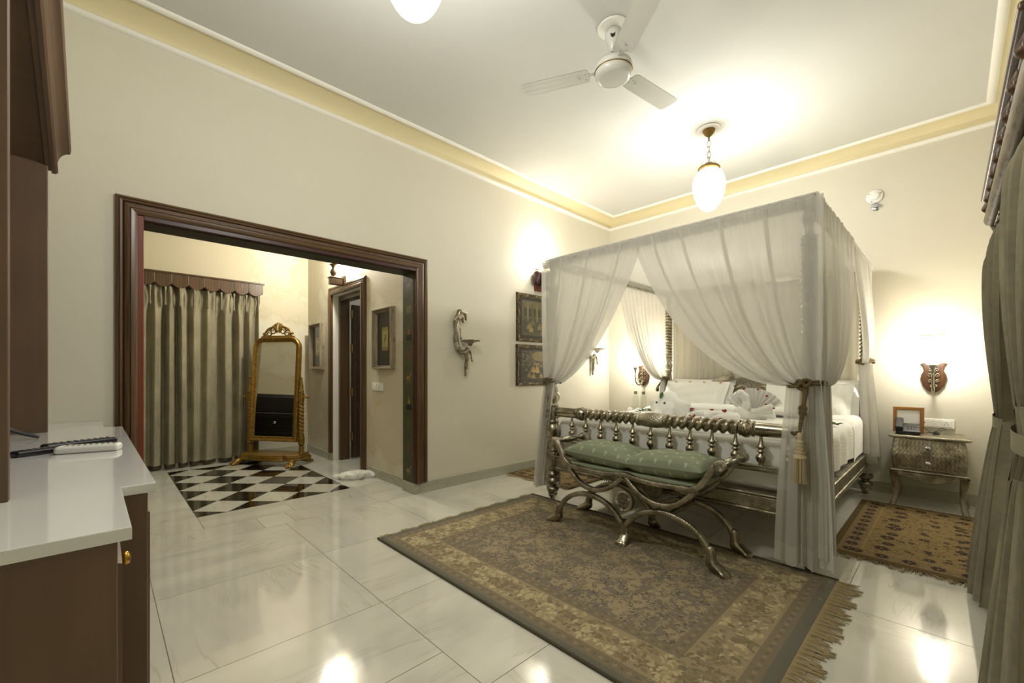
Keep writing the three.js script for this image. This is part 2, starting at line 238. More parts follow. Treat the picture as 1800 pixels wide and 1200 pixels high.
// painted decoration: rows of small animals and figures on a dark green ground
function beast(x, cx, cy, s, c, kind) {
  x.fillStyle = c; x.strokeStyle = c; x.lineWidth = s * 0.09; x.lineCap = 'round';
  const E = (a, b, w, h, r = 0) => { x.beginPath(); x.ellipse(cx + a * s, cy + b * s, w * s, h * s, r, 0, 7); x.fill(); };
  const Ln = (...p) => { x.beginPath(); x.moveTo(cx + p[0] * s, cy + p[1] * s); for (let i = 2; i < p.length; i += 2) x.lineTo(cx + p[i] * s, cy + p[i + 1] * s); x.stroke(); };
  if (kind === 0) { E(0, 0, 0.42, 0.25); E(0.42, -0.14, 0.17, 0.16); Ln(0.55, -0.05, 0.6, 0.3, 0.5, 0.4); for (const a of [-0.3, -0.12, 0.15, 0.3]) { x.lineWidth = s * 0.13; Ln(a, 0.1, a, 0.5); } x.lineWidth = s * 0.05; Ln(-0.42, 0, -0.52, 0.3); }
  if (kind === 1) { E(0, 0, 0.38, 0.18); x.lineWidth = s * 0.16; Ln(0.28, -0.05, 0.42, -0.38); E(0.5, -0.4, 0.15, 0.08, 0.4); x.lineWidth = s * 0.07; Ln(-0.28, 0.05, -0.34, 0.5); Ln(-0.2, 0.08, -0.12, 0.5); Ln(0.22, 0.08, 0.18, 0.5); Ln(0.3, 0.08, 0.46, 0.36); Ln(-0.36, -0.05, -0.52, 0.24); }
  if (kind === 2) { E(0, -0.38, 0.13, 0.15); x.beginPath(); x.moveTo(cx - 0.16 * s, cy - 0.2 * s); x.lineTo(cx + 0.16 * s, cy - 0.2 * s); x.lineTo(cx + 0.42 * s, cy + 0.5 * s); x.lineTo(cx - 0.42 * s, cy + 0.5 * s); x.fill(); x.lineWidth = s * 0.07; Ln(0.14, -0.15, 0.4, 0.0); Ln(-0.14, -0.15, -0.36, 0.06); }
  if (kind === 3) { for (let k = 0; k < 9; k++) { const a = k / 9 * 6.283; E(Math.cos(a) * 0.2, Math.sin(a) * 0.24, 0.16, 0.1, a); } x.lineWidth = s * 0.05; Ln(0, 0.2, 0, 0.6); }
}
T.panel = canvasTex(128, 1280, (x, w, h) => {
  x.fillStyle = '#5c5c3e'; x.fillRect(0, 0, w, h);
  for (let i = 0; i < 2600; i++) { const k = rnd(); x.fillStyle = `rgba(${40 + 40 * k | 0},${50 + 35 * k | 0},${24 + 20 * k | 0},0.25)`; x.fillRect(rnd() * w, rnd() * h, 2 + rnd() * 5, 2 + rnd() * 14); }
  const kinds = [1, 0, 2, 3, 1, 2, 3, 3, 1], cols = ['#a88a50', '#9a804c', '#a86a44', '#8e4e30', '#b08a3a', '#b09050', '#6a6640', '#805838', '#a88c58'], n = 9;
  for (let i = 0; i < n; i++) { const y0 = i / n * h, c = y0 + h / n * 0.52; x.strokeStyle = 'rgba(18,20,10,0.7)'; x.lineWidth = 2; x.beginPath(); x.moveTo(8, y0 + 4); x.lineTo(w - 8, y0 + 4 + rr(-2, 2)); x.stroke();
    for (let k = 0; k < 3; k++) { x.lineWidth = 1; x.beginPath(); x.moveTo(10, y0 + 12 + k * 6); x.lineTo(40 + rnd() * 50, y0 + 12 + k * 6); x.stroke(); }
    if (kinds[i] === 2) { x.fillStyle = '#14160c'; x.beginPath(); x.moveTo(w * 0.42, c + 8); x.lineTo(w * 0.74, c + 8); x.lineTo(w * 0.9, c + 56); x.lineTo(w * 0.28, c + 56); x.fill(); beast(x, w * 0.58, c - 4, 46, cols[i], 2); } else beast(x, w * 0.52, c, 64, cols[i], kinds[i]); }
});
T.soffit = canvasTex(512, 64, (x, w, h) => { x.fillStyle = '#2f2f1a'; x.fillRect(0, 0, w, h); for (let i = 0; i < 900; i++) { const k = rnd(); x.fillStyle = `rgba(${70 * k | 0},${64 * k | 0},${30 * k | 0},0.3)`; x.fillRect(rnd() * w, rnd() * h, 3 + rnd() * 30, 1 + rnd() * 3); } }, [1.874, 0.19]);
T.court = (k) => canvasTex(320, 360, (x, w, h) => {
  x.fillStyle = '#1f1c14'; x.fillRect(0, 0, w, h);
  const m = 26; x.fillStyle = k ? '#2c2a14' : '#38351f'; x.fillRect(m, m, w - 2 * m, h - 2 * m);
  x.save(); x.beginPath(); x.rect(m, m, w - 2 * m, h - 2 * m); x.clip();
  if (!k) { x.fillStyle = '#5a5230'; x.fillRect(m, m, w, h * 0.42); for (let i = 0; i < 6; i++) { x.fillStyle = i % 2 ? '#6d6236' : '#4a4428'; x.fillRect(m + i * 46, m + 20, 16, h * 0.45); x.fillStyle = '#23200f'; x.beginPath(); x.ellipse(m + 30 + i * 46, h * 0.3, 12, 20, 0, 0, 7); x.fill(); x.fillRect(m + 18 + i * 46, h * 0.3, 24, 60); } }
  else { x.fillStyle = '#7a6a34'; x.beginPath(); x.ellipse(w * 0.72, h * 0.22, 110, 60, 0, 0, 7); x.fill(); for (let i = 0; i < 240; i++) { x.fillStyle = `rgba(${90 + 60 * rnd() | 0},${80 + 50 * rnd() | 0},40,0.5)`; x.beginPath(); x.ellipse(m + rnd() * w, m + rnd() * h * 0.5, 4 + rnd() * 9, 4 + rnd() * 6, 0, 0, 7); x.fill(); } x.fillStyle = '#8a7430'; x.fillRect(w * 0.5, h * 0.45, 16, 90); x.beginPath(); x.ellipse(w * 0.52, h * 0.46, 34, 10, 0, 0, 7); x.fill(); }
  for (let i = 0; i < 11; i++) beast(x, m + 20 + rnd() * (w - 2 * m - 40), h * (0.58 + 0.26 * rnd()), 38 + 26 * rnd(), ['#96803a', '#7c6a3a', '#a98c40', '#5c5230'][i % 4], 2);
  x.fillStyle = '#6d5e26'; for (let i = 0; i < 300; i++) x.fillRect(m + rnd() * (w - 2 * m), h * 0.86 + rnd() * 40, 5, 2);
  x.restore(); x.strokeStyle = '#7d6f3a'; x.lineWidth = 2; x.strokeRect(m, m, w - 2 * m, h - 2 * m);
});
T.courtA = T.court(0); T.courtB = T.court(1);
T.bird = (k) => canvasTex(160, 300, (x, w, h) => {
  x.fillStyle = '#201f1b'; x.fillRect(0, 0, w, h); x.fillStyle = 'rgba(60,58,50,0.5)'; for (let i = 0; i < 60; i++) x.fillRect(rnd() * w, 0, 1 + rnd() * 2, h);
  x.fillStyle = '#8c7a3c'; x.fillRect(w * 0.3, h * 0.28, w * 0.4, h * 0.44); x.fillStyle = '#a39a58'; x.fillRect(w * 0.32, h * 0.35, w * 0.36, h * 0.3);
  x.fillStyle = '#1d1c14'; x.beginPath(); x.ellipse(w * 0.5, h * 0.5, 5, 18, 0.35, 0, 7); x.fill(); x.beginPath(); x.arc(w * 0.535, h * 0.435, 5, 0, 7); x.fill(); x.fillRect(w * 0.46, h * 0.54, 3, 18);
});
T.birdA = T.bird(0);

// ================= the setting =================
const WT = 0.2;                                                  // thickness of the wall with the wide opening
// floor: marble slabs one by one, on a bed of grout
const floor = struct('floor');
{
  const gap = 0.0016;
  part(floor, 'grout', merge([boxUV(UF - 0.3, UB + 0.3, VR - 0.3, VL, -0.06, -0.003), boxUV(UAL - 0.1, 4.7, VL, VA + 0.1, -0.06, -0.003)]), M.grout);
  const slab = (u0, u1, v0, v1, mat = M.marble, name = 'tile') => {
    const w = v1 - v0 - gap * 2, d = u1 - u0 - gap * 2; if (w < 0.01 || d < 0.01) return;
    const g = new THREE.BoxGeometry(w, 0.02, d), c = P((u0 + u1) / 2, (v0 + v1) / 2, -0.01), ox = rr(0, 1.7), oz = rr(0, 1.7), flip = rnd() < 0.5;
    g.translate(ox, 0, oz); const m = muv(g); if (!flip) swapuv(m); if (rnd() < 0.5) { const a = m.attributes.uv; for (let i = 0; i < a.count; i++) a.setX(i, -a.getX(i)); } m.translate(-ox, 0, -oz);
    const o = part(floor, name, m, mat); o.position.copy(c);
  };
  const us = [UF, 0.19, 0.985, 1.78, 2.575, 3.37, 4.165, 4.96, UB];
  for (let i = 0; i < us.length - 1; i++) {
    const vs = us[i + 1] < 1 ? [0.38, 0.65, 1.42, 1.93, 2.705, VL] : [0.38, 1.155, 1.93, 2.705, VL];
    for (let j = 0; j < vs.length - 1; j++) slab(us[i], us[i + 1], vs[j], vs[j + 1]);
  }
  const edge = [UF, 0.95, 2.555, 4.16, UB]; for (let i = 0; i < 4; i++) slab(edge[i], edge[i + 1], VR, 0.38);
  const th = [UAL, 0.19, 0.85, 1.055, 1.73, 2.1]; for (let i = 0; i < 5; i++) slab(th[i], th[i + 1], VL, 3.71);
  const f1 = [UAL, 0.53, 1.13, 1.73, 2.11]; for (let i = 0; i < 4; i++) slab(f1[i], f1[i + 1], 3.71, 4.04);
  const f2 = [4.04, 4.72, 5.4, 6.08, VA]; for (let i = 0; i < 4; i++) { slab(UAL, 0.53, f2[i], f2[i + 1]); slab(1.73, 2.11, f2[i], f2[i + 1]); }
  slab(0.53, 1.13, 6.08, VA); slab(1.13, 1.73, 6.08, VA);
  const bu = [2.11, 2.9, 3.7, 4.6], bv = [3.71, 4.5, 5.4, VA]; for (let i = 0; i < 3; i++) for (let j = 0; j < 3; j++) slab(bu[i], bu[i + 1], bv[j], bv[j + 1]);
  // inset of black and white lozenges
  const tri = (pts, mat) => { const cu = pts.reduce((a, q) => a + q[0], 0) / pts.length, cv = pts.reduce((a, q) => a + q[1], 0) / pts.length;
    const in_ = pts.map(([u, v]) => [-(v - cv) * 0.985, (u - cu) * 0.985]); const sh = new THREE.Shape(in_.map((q) => new THREE.Vector2(q[0], q[1]))); const g = new THREE.ExtrudeGeometry(sh, { depth: 0.02, bevelEnabled: false }); g.rotateX(-Math.PI / 2); g.translate(0, -0.02, 0);
    const ox = rr(0, 1.7); g.translate(ox, 0, 0); const m = muv(g); m.translate(-ox, 0, 0); const o = part(floor, 'lozenge_tile', m, mat); o.position.copy(P(cu, cv, 0)); };
  const U = (i) => 0.53 + 0.2 * i, W = (j) => 4.04 + 0.204 * j;
  for (let i = 0; i <= 6; i++) for (let j = 0; j <= 10; j++) if ((i + j) % 2 === 0) {
    let pts = [[i - 1, j], [i, j - 1], [i + 1, j], [i, j + 1]].map(([a, b]) => [a, b]);
    const cl = []; for (const [a, b] of pts) if (a >= 0 && a <= 6 && b >= 0 && b <= 10) cl.push([a, b]);
    if (cl.length < 4) cl.push([i, j]);
    const s = cl.map(([a, b]) => [U(a), W(b), Math.atan2(b - cl.reduce((x, q) => x + q[1], 0) / cl.length, a - cl.reduce((x, q) => x + q[0], 0) / cl.length)]).sort((p, q) => p[2] - q[2]);
    tri(s.map((q) => [q[0], q[1]]), i % 2 ? M.marble : M.black);
  }
}
// walls
const TOP = HC + 0.15;
struct('wall_left', merge([boxUV(UF - 0.3, 0.155, VL, VL + WT, 0, TOP), boxUV(2.085, UB + 0.3, VL, VL + WT, 0, TOP), boxUV(0.155, 2.085, VL, VL + WT, 2.065, TOP)]), M.wall);
struct('wall_back', boxUV(UB, UB + 0.25, VR - 0.3, VL, 0, TOP), M.wall);
struct('wall_right', boxUV(UF - 0.3, UB, VR - 0.3, VR, 0, TOP), M.wall);
struct('wall_front', boxUV(UF - 0.3, UF, VR, VL, 0, TOP), M.wall);
struct('ceiling', boxUV(UF, UB, VR, VL, HC, TOP), M.ceiling);
struct('wall_alcove_right', merge([boxUV(UA, UA + 0.2, VL + WT, 4.6, 0, HA), boxUV(UA, UA + 0.2, 5.45, VA, 0, HA), boxUV(UA, UA + 0.2, 4.6, 5.45, 2.09, HA)]), M.alcoveWall);
struct('wall_alcove_end', boxUV(UAL - 0.2, 4.75, VA, VA + 0.2, 0, HA + 0.15), M.alcoveWall);
struct('wall_alcove_left', boxUV(UAL - 0.2, UAL, VL + WT, VA, 0, HA), M.alcoveWall);
struct('wall_bathroom', boxUV(4.6, 4.75, VL + WT, VA, 0, HA), M.whiteTile ?? M.alcoveWall);
struct('ceiling', boxUV(UAL - 0.2, 4.75, VL + WT, VA, HA, HA + 0.15), M.ceiling);
// cornice: white bead, yellow cove, white bead
{
  const cs = [[-VL, UF], [-VR, UF], [-VR, UB], [-VL, UB]], ds = [[1, 1], [-1, 1], [-1, -1], [1, -1]];
  const ring = (prof) => merge(mitre(cs, ds, prof)).rotateX(-Math.PI / 2);
  const bead = (o, y, ro, ry, n = 8) => Array.from({ length: n + 1 }, (_, i) => [o + ro * Math.sin(i / n * Math.PI), y + ry * (-Math.cos(i / n * Math.PI))]);
  struct('trim_1', ring(bead(0, 3.15, 0.032, 0.021)), M.trimWhite);
  const cove = []; for (let i = 0; i <= 14; i++) { const a = i / 14 * Math.PI / 2; cove.push([0.16 * (1 - Math.cos(a)) , 3.168 + 0.08 * Math.sin(a)]); }
  struct('trim_2', ring([[0.0, 3.16], [0.006, 3.166], ...cove.map(([o, y]) => [o + 0.006, y])]), M.cove);
  struct('trim_3', ring(Array.from({ length: 11 }, (_, i) => { const a = i / 10 * Math.PI; return [0.185 - 0.027 * Math.cos(a), HC + 0.002 - 0.019 * Math.sin(a)]; })), M.trimWhite);
}
// marble skirting
const SK = [[0, 0], [0.014, 0], [0.014, 0.092], [0.011, 0.096], [0, 0.098]];
{
  const board = (name, u0, u1, v0, v1) => struct(name, boxUV(u0, u1, v0, v1, 0, 0.097, 0.003), M.skirting);
  const bl = struct('baseboard_left'); let u = UA + 0.001; for (const L of [0.194, 1.15, 1.2, 0.6]) { const e = Math.min(u + L, UB); part(bl, 'board', boxUV(u, e - 0.002, VL - 0.014, VL, 0, 0.097, 0.002), M.skirting); u = e; }
  const bb = struct('baseboard_back'); let v = VR; for (const L of [1.3, 1.3, 1.3]) { const e = Math.min(v + L, VL - 0.014); part(bb, 'board', boxUV(UB - 0.014, UB, v, e - 0.002, 0, 0.097, 0.002), M.skirting); v = e; }
  const ba = struct('baseboard_alcove'); for (const [a, b] of [[VL - 0.014, 3.63], [3.632, 4.48], [5.56, VA]]) part(ba, 'board', boxUV(a < VL ? 2.056 : UA - 0.014, UA, a, b - 0.002, 0, 0.097, 0.002), M.skirting);
  part(ba, 'board', boxUV(-0.5, UA - 0.04, VA - 0.014, VA, 0, 0.097, 0.002), M.skirting);
  part(ba, 'board', boxUV(UA, UA + 0.07, 5.45, 5.462, 0, 0.097, 0.002), M.skirting);
  board('baseboard_right', 1.4, UB, VR, VR + 0.014);
}
// wide opening: carved casing, painted lining
const CASE = [[0, 0], [0, 0.034], [0.008, 0.04], [0.03, 0.042], [0.036, 0.034], [0.04, 0.036], [0.06, 0.032], [0.066, 0.022], [0.07, 0.03], [0.08, 0.033], [0.086, 0.026], [0.09, 0.03], [0.098, 0.024], [0.103, 0.018], [0.103, 0]];
{
  const t = struct('trim_4'); t.position.set(-VL, 0, 0); t.rotation.y = Math.PI / 2;
  const sides = mitre([[0.157, 0], [0.157, 2.063], [2.072, 2.063], [2.072, 0.099]], [[-0.95, 0], [-0.95, 1], [1.18, 1], [1.18, 0]], CASE, false);
  part(t, 'casing_jamb', sides[0], M.wood); part(t, 'casing_head', swapuv(sides[1]) && swapuv(sides[1]), M.wood); part(t, 'casing_jamb', sides[2], M.wood);
  const lin = (name, u0, u1, y0, y1, mat, label) => part(t, name, box(u1 - u0, y1 - y0, WT + 0.035, (u0 + u1) / 2, (y0 + y1) / 2, -WT / 2 + 0.0125, 0.003), mat, label);
  lin('red_lining', 0.15, 0.186, 0, 2.06, std({ color: 0x6e2f15, bumpMap: T.woodRed, bumpScale: 0.0008, roughness: 0.42 }));
  lin('head_lining', 0.186, 2.062, 2.036, 2.064, std({ map: T.woodRed, color: 0x8a7060, roughness: 0.4 }));
  const soff = part(t, 'painted_soffit', box(1.874, 0.004, WT - 0.01, 1.124, 2.034, -WT / 2 - 0.005, 0.001), std({ map: T.soffit, roughness: 0.6 }), 'dark green painted underside');
  lin('red_lining', 2.062, 2.084, 0.099, 2.062, std({ map: T.woodRed, color: 0x9a8068, roughness: 0.4 }));
  const pan = new THREE.PlaneGeometry(WT - 0.02, 1.94); pan.rotateY(-Math.PI / 2); pan.translate(2.0605, 0.1 + 0.97, -WT / 2 - 0.006);
  const back = box(0.004, 1.94, WT - 0.02, 2.0615, 1.07, -WT / 2 - 0.006, 0);
  part(t, 'painted_panel', pan, std({ map: T.panel, color: 0xc2c2b4, roughness: 0.5 }), 'green panel painted with rows of animals and figures');
}
// doorway in the alcove
const door1 = struct('door_1'); door1.position.copy(P(UA, 0, 0));
{
  const d = door1, x0 = -5.45, x1 = -4.6;
  const s = mitre([[x0, 0.097], [x0, 2.085], [x1, 2.085], [x1, 0.0]], [[-1, 0], [-1, 1], [1, 1], [1, 0]], CASE.map(([a, b]) => [a * 0.98, b * 0.8]), false);
  ['casing_jamb', 'casing_head', 'casing_jamb'].forEach((n, i) => part(d, n, s[i], M.wood));
  // white plaster reveal, then the inner frame
  for (const [xa, xb, y0, y1] of [[x0 - 0.001, x0 + 0.006, 0, 2.09], [x1 - 0.006, x1 + 0.001, 0, 2.09], [x0, x1, 2.08, 2.09]]) part(d, 'plaster_reveal', box(xb - xa, y1 - y0, 0.07, (xa + xb) / 2, (y0 + y1) / 2, -0.035, 0), M.trimWhite);
  for (const [xa, xb, y0, y1] of [[x0, x0 + 0.05, 0, 2.04], [x1 - 0.05, x1, 0, 2.04], [x0, x1, 2.02, 2.08]]) part(d, 'inner_frame', box(xb - xa, y1 - y0, 0.125, (xa + xb) / 2, (y0 + y1) / 2, -0.133, 0.006), M.wood);
  const leaf = part(d, 'door_leaf', merge([box(0.042, 1.96, 0.76, 0, 1.0, 0, 0.004), ...[[0.3, 0.55], [1.0, 0.55], [1.65, 0.5]].map(([y, h]) => box(0.052, h, 0.54, 0, y, 0, 0.012))]), phys({ map: T.woodDark, color: 0xb8a490, roughness: 0.25, clearcoat: 0.5, clearcoatRoughness: 0.2 }));
  leaf.position.set(x0 + 0.075, 0, -0.2 - 0.385); leaf.rotation.y = 0.03;
  const bead = []; for (let k = 0; k < 90; k++) { const b = new THREE.SphereGeometry(0.006, 6, 5); b.translate(0.023, 0.05 + k * 0.0215, 0.345); bead.push(b); }
  const bb = part(leaf, 'bead_row', merge(bead.map((b) => muv(b))), M.wood); bb.userData.kind = 'stuff';
  for (const y of [0.3, 0.86, 1.42, 1.86]) { const h = part(leaf, 'hinge', merge([box(0.05, 0.1, 0.004, 0.0, y, 0.383, 0.001), lathe([[0, 0], [0.007, 0], [0.007, 0.1], [0, 0.1]], 10, 0.03, y - 0.05, 0.388)]), M.brass, 'brass hinge'); }
}

// ================= lamps and ceiling things =================
function pendant(u, v, label) {
  const t = thing('pendant_lamp', label, 'lamp', u, v, 0, 0);
  part(t, 'ceiling_plate', lathe([[0.001, HC], [0.092, HC], [0.095, HC - 0.006], [0.09, HC - 0.014], [0.001, HC - 0.016]], 36), M.trimWhite);
  part(t, 'brass_rose', lathe([[0.052, HC - 0.014], [0.05, HC - 0.026], [0.036, HC - 0.05], [0.02, HC - 0.066], [0.008, HC - 0.075], [0.005, HC - 0.11], [0.001, HC - 0.112]], 24), M.oldBrass);
  for (let k = 0; k < 4; k++) { const y = HC - 0.135 - k * 0.047, g = tube([[0.012, y + 0.02, 0], [0.012, y - 0.02, 0], [0, y - 0.032, 0], [-0.012, y - 0.02, 0], [-0.012, y + 0.02, 0], [0, y + 0.032, 0]], 0.0024, 6, 30, true); if (k % 2) g.rotateY(Math.PI / 2); part(t, 'chain_link', g, M.oldBrass); }
  part(t, 'cap', lathe([[0.004, 2.955], [0.03, 2.948], [0.052, 2.93], [0.054, 2.918], [0.03, 2.915], [0.02, 2.9]], 28), M.dullSteel);
  part(t, 'gallery', lathe([[0.074, 2.885], [0.088, 2.89], [0.09, 2.902], [0.078, 2.915], [0.06, 2.918], [0.02, 2.91]], 32), M.oldBrass);
  for (const a of [0.4, 2.5, 4.6]) part(t, 'stay', tube([[Math.cos(a) * 0.08, 2.91, Math.sin(a) * 0.08], [Math.cos(a) * 0.05, 2.95, Math.sin(a) * 0.05]], 0.0015, 5, 4), M.oldBrass);
  const G = []; for (const [r, y] of smooth([[0.062, 2.893], [0.085, 2.875], [0.118, 2.83], [0.133, 2.765], [0.128, 2.7], [0.104, 2.62], [0.07, 2.562], [0.035, 2.535], [0.002, 2.528]], 4)) G.push([r, y]);
  part(t, 'glass_globe', lathe(G, 40), M.globe, 'white glass globe, lit').castShadow = false;
  lamp(t, 0, 2.59, 0, PENDANT, WHITE_LAMP, 6);
  return t;
}
pendant(3.831, 1.487, 'lit egg-shaped glass pendant lamp hanging over the foot of the bed');
pendant(0.895, 1.487, 'lit glass pendant lamp cut off by the top edge of the picture');

{ // ceiling fan
  const t = thing('ceiling_fan', 'white three-bladed ceiling fan hanging in the middle of the ceiling', 'ceiling fan', 2.28, 1.46);
  part(t, 'ceiling_plate', lathe([[0.001, HC], [0.095, HC], [0.097, HC - 0.008], [0.09, HC - 0.014], [0.03, HC - 0.016]], 36), M.trimWhite);
  part(t, 'canopy', lathe([[0.02, HC - 0.022], [0.05, HC - 0.03], [0.052, HC - 0.06], [0.044, HC - 0.1], [0.026, HC - 0.14], [0.014, HC - 0.15]], 30), M.fanWhite);
  part(t, 'hook_ring', lathe([[0.034, HC - 0.012], [0.036, HC - 0.022], [0.03, HC - 0.03]], 24), M.dark);
  part(t, 'down_rod', lathe([[0.011, HC - 0.02], [0.011, 3.03]], 14), M.fanWhite);
  const badge = (y, r) => part(t, 'badge', mv(rot(extrude(circle(0.014, 18, 0, 0, 1.4), 0.002, 0.0005), 0, 0.5, 0), r * Math.sin(0.5), y, r * Math.cos(0.5)), M.dark);
  badge(HC - 0.075, 0.047); badge(3.055, 0.036);
  part(t, 'lower_cup', lathe([[0.014, 3.09], [0.034, 3.075], [0.038, 3.05], [0.036, 3.03]], 28), M.fanWhite);
  part(t, 'motor', lathe([[0.03, 3.035], [0.075, 3.03], [0.108, 3.018], [0.115, 3.0], [0.114, 2.985], [0.106, 2.975], [0.112, 2.968], [0.112, 2.952], [0.1, 2.938], [0.06, 2.932], [0.001, 2.932]], 48), M.fanWhite);
  part(t, 'gold_band', lathe([[0.1085, 2.978], [0.1155, 2.974], [0.1085, 2.97]], 48), M.oldBrass);
  part(t, 'bottom_cap', lathe([[0.108, 2.952], [0.104, 2.938], [0.084, 2.928], [0.078, 2.93], [0.05, 2.923], [0.001, 2.921]], 48), M.fanWhite);
  for (const a of [116, 232, 352]) {
    const b = new THREE.Group(); b.name = numbered('blade'); const g = grid(24, 10, (s, q) => { const r = 0.15 + s * 0.44, w = 0.064 + 0.004 * s, e = Math.min(1, Math.min(s * 22, (1 - s) * 16) + 0.0), ww = w * Math.sqrt(Math.max(0.0, 1 - (1 - e) * (1 - e) * 0.35)); const z = (q - 0.5) * 2 * ww; return [r, -0.012 * (z / w) + 0.22 * z + 0.0004 * Math.cos(z / w * 9), z]; });
    const g2 = g.clone().translate(0, 0.003, 0); const m = part(t, 'blade', merge([g, g2]), M.fanWhite); m.position.set(0, 2.985, 0); m.rotation.y = Math.atan2(Math.cos(a * Math.PI / 180), -Math.sin(a * Math.PI / 180));
    part(m, 'blade_arm', box(0.1, 0.006, 0.03, 0.135, 0.006, 0, 0.002), M.fanWhite);
    for (const [x, z] of [[0.17, -0.02], [0.17, 0.018], [0.21, 0.0]]) part(m, 'screw', new THREE.SphereGeometry(0.005, 8, 6).translate(x, -0.004 - z * 0.2, z), M.chrome);
  }
}
{ // smoke detector and sprinkler on the bed wall
  const t = thing('smoke_detector', 'round white smoke detector high on the wall right of the bed', 'smoke detector', UB, 0.515, 2.765);
  part(t, 'base', rot(lathe([[0.001, 0], [0.062, 0], [0.063, 0.012], [0.056, 0.024], [0.036, 0.028], [0.001, 0.028]], 36), Math.PI / 2), M.whitePlastic);
  part(t, 'sensor', rot(lathe([[0.037, 0.026], [0.037, 0.042], [0.032, 0.047], [0.001, 0.048]], 30), Math.PI / 2), M.whitePlastic);
  for (const a of [0.4, 2.5, 4.3]) part(t, 'vent', new THREE.SphereGeometry(0.004, 8, 6).translate(Math.cos(a) * 0.05, Math.sin(a) * 0.05, 0.026), M.dark);
  const s = thing('sprinkler', 'chrome fire sprinkler head with red bulb below the smoke detector', 'sprinkler', UB, 0.505, 2.668);
  part(s, 'escutcheon', rot(lathe([[0.001, 0.012], [0.02, 0.012], [0.03, 0.006], [0.038, 0.0]], 30), Math.PI / 2), M.chrome);
  part(s, 'yoke', merge([muv(tube([[-0.012, 0, 0.01], [-0.016, 0, 0.03], [0, 0, 0.05], [0.016, 0, 0.03], [0.012, 0, 0.01]], 0.0035, 8, 20)), box(0.03, 0.03, 0.004, 0, 0, 0.05)]), M.chrome);
  part(s, 'bulb', rot(lathe([[0.001, 0.012], [0.006, 0.016], [0.006, 0.044], [0.001, 0.048]], 12), Math.PI / 2), M.orangeLit, 'red glass bulb');
}
// wall lamps: carved shield, silver arm, lit tulip shade
function tulip(t, x, y, z, s = 1) {
  const pr = smooth([[0.022, 0], [0.04, 0.012], [0.055, 0.05], [0.056, 0.1], [0.05, 0.15], [0.052, 0.19], [0.064, 0.225], [0.084, 0.25]], 4).map(([r, h]) => [r * s, h * s]);
  part(t, 'glass_shade', mv(lathe(pr, 36), x, y, z), M.shade, 'white glass shade, lit').castShadow = false;
  part(t, 'gilt_rim', mv(lathe([[0.082, 0.247], [0.0865, 0.252], [0.082, 0.254]].map(([r, h]) => [r * s, h * s]), 36), x, y, z), M.brass);
  lamp(t, x, y + 0.12 * s, z, SCONCE, WARM, 3);
}
const shieldPts = (w, h) => { const r = [[0, -0.5], [0.22, -0.42], [0.4, -0.26], [0.5, -0.02], [0.47, 0.08], [0.38, 0.2], [0.4, 0.32], [0.5, 0.42], [0.36, 0.46], [0.22, 0.44], [0.12, 0.5]]; return [...r, ...r.slice(1).reverse().map(([x, y]) => [-x, y])].map(([x, y]) => [x * w, y * h]); };
function shieldSconce(v, label) {
  const t = thing('wall_sconce', label, 'wall lamp', UB, v, 1.075, 0);
  part(t, 'shield', extrude(shieldPts(0.165, 0.28), 0.024, 0.007, 3), phys({ map: T.woodMid, color: 0xb4a692, roughness: 0.35, clearcoat: 0.4 }));
  const orn = [tube([[0, -0.12, 0.03], [0, 0, 0.034], [0, 0.105, 0.03]], (s) => 0.008 - 0.003 * s, 8, 20)]; for (const [x, y, r] of [[0.02, 0.06, 0.017], [0.026, 0.015, 0.018], [0.024, -0.035, 0.016], [0.016, -0.078, 0.012], [0.014, 0.095, 0.01]]) for (const q of [-1, 1]) orn.push(tube(Array.from({ length: 14 }, (_, i) => { const a = i / 13 * 8 - 1.2, R = r * (1 - i / 17); return [q * (x - R * Math.cos(a) * 0.9), y + R * Math.sin(a), 0.03]; }), (s) => 0.0045 - 0.002 * s, 6, 36)); orn.push(new THREE.SphereGeometry(0.009, 10, 8).translate(0, 0.04, 0.036), new THREE.SphereGeometry(0.008, 10, 8).translate(0, -0.02, 0.036));
  part(t, 'ornament', merge(orn), M.silver);
  part(t, 'arm', merge([tube(smooth([[0, -0.07, 0.03], [0, -0.115, 0.08], [0, -0.125, 0.14], [0, -0.095, 0.2], [0, -0.03, 0.228], [0, 0.04, 0.225]], 3), (s) => 0.011 - 0.004 * s, 10), tube([[0, -0.1, 0.05], [0, -0.05, 0.09], [0, -0.055, 0.13], [0, -0.09, 0.13], [0, -0.09, 0.1]], 0.006, 8), tube([[0, -0.05, 0.215], [0, -0.03, 0.18], [0, -0.055, 0.155], [0, -0.08, 0.17]], 0.005, 8)]), M.silver);
  part(t, 'cup', mv(lathe([[0.006, 0], [0.012, 0.008], [0.01, 0.03], [0.02, 0.055], [0.03, 0.075], [0.026, 0.08]], 24), 0, 0.03, 0.225), M.dullSteel);
  tulip(t, 0, 0.1, 0.225);
  return t;
}
shieldSconce(0.12, 'lit wall lamp on a wooden shield above the telephone nightstand');
shieldSconce(2.88, 'lit wall lamp on a wooden shield above the glass bottles');
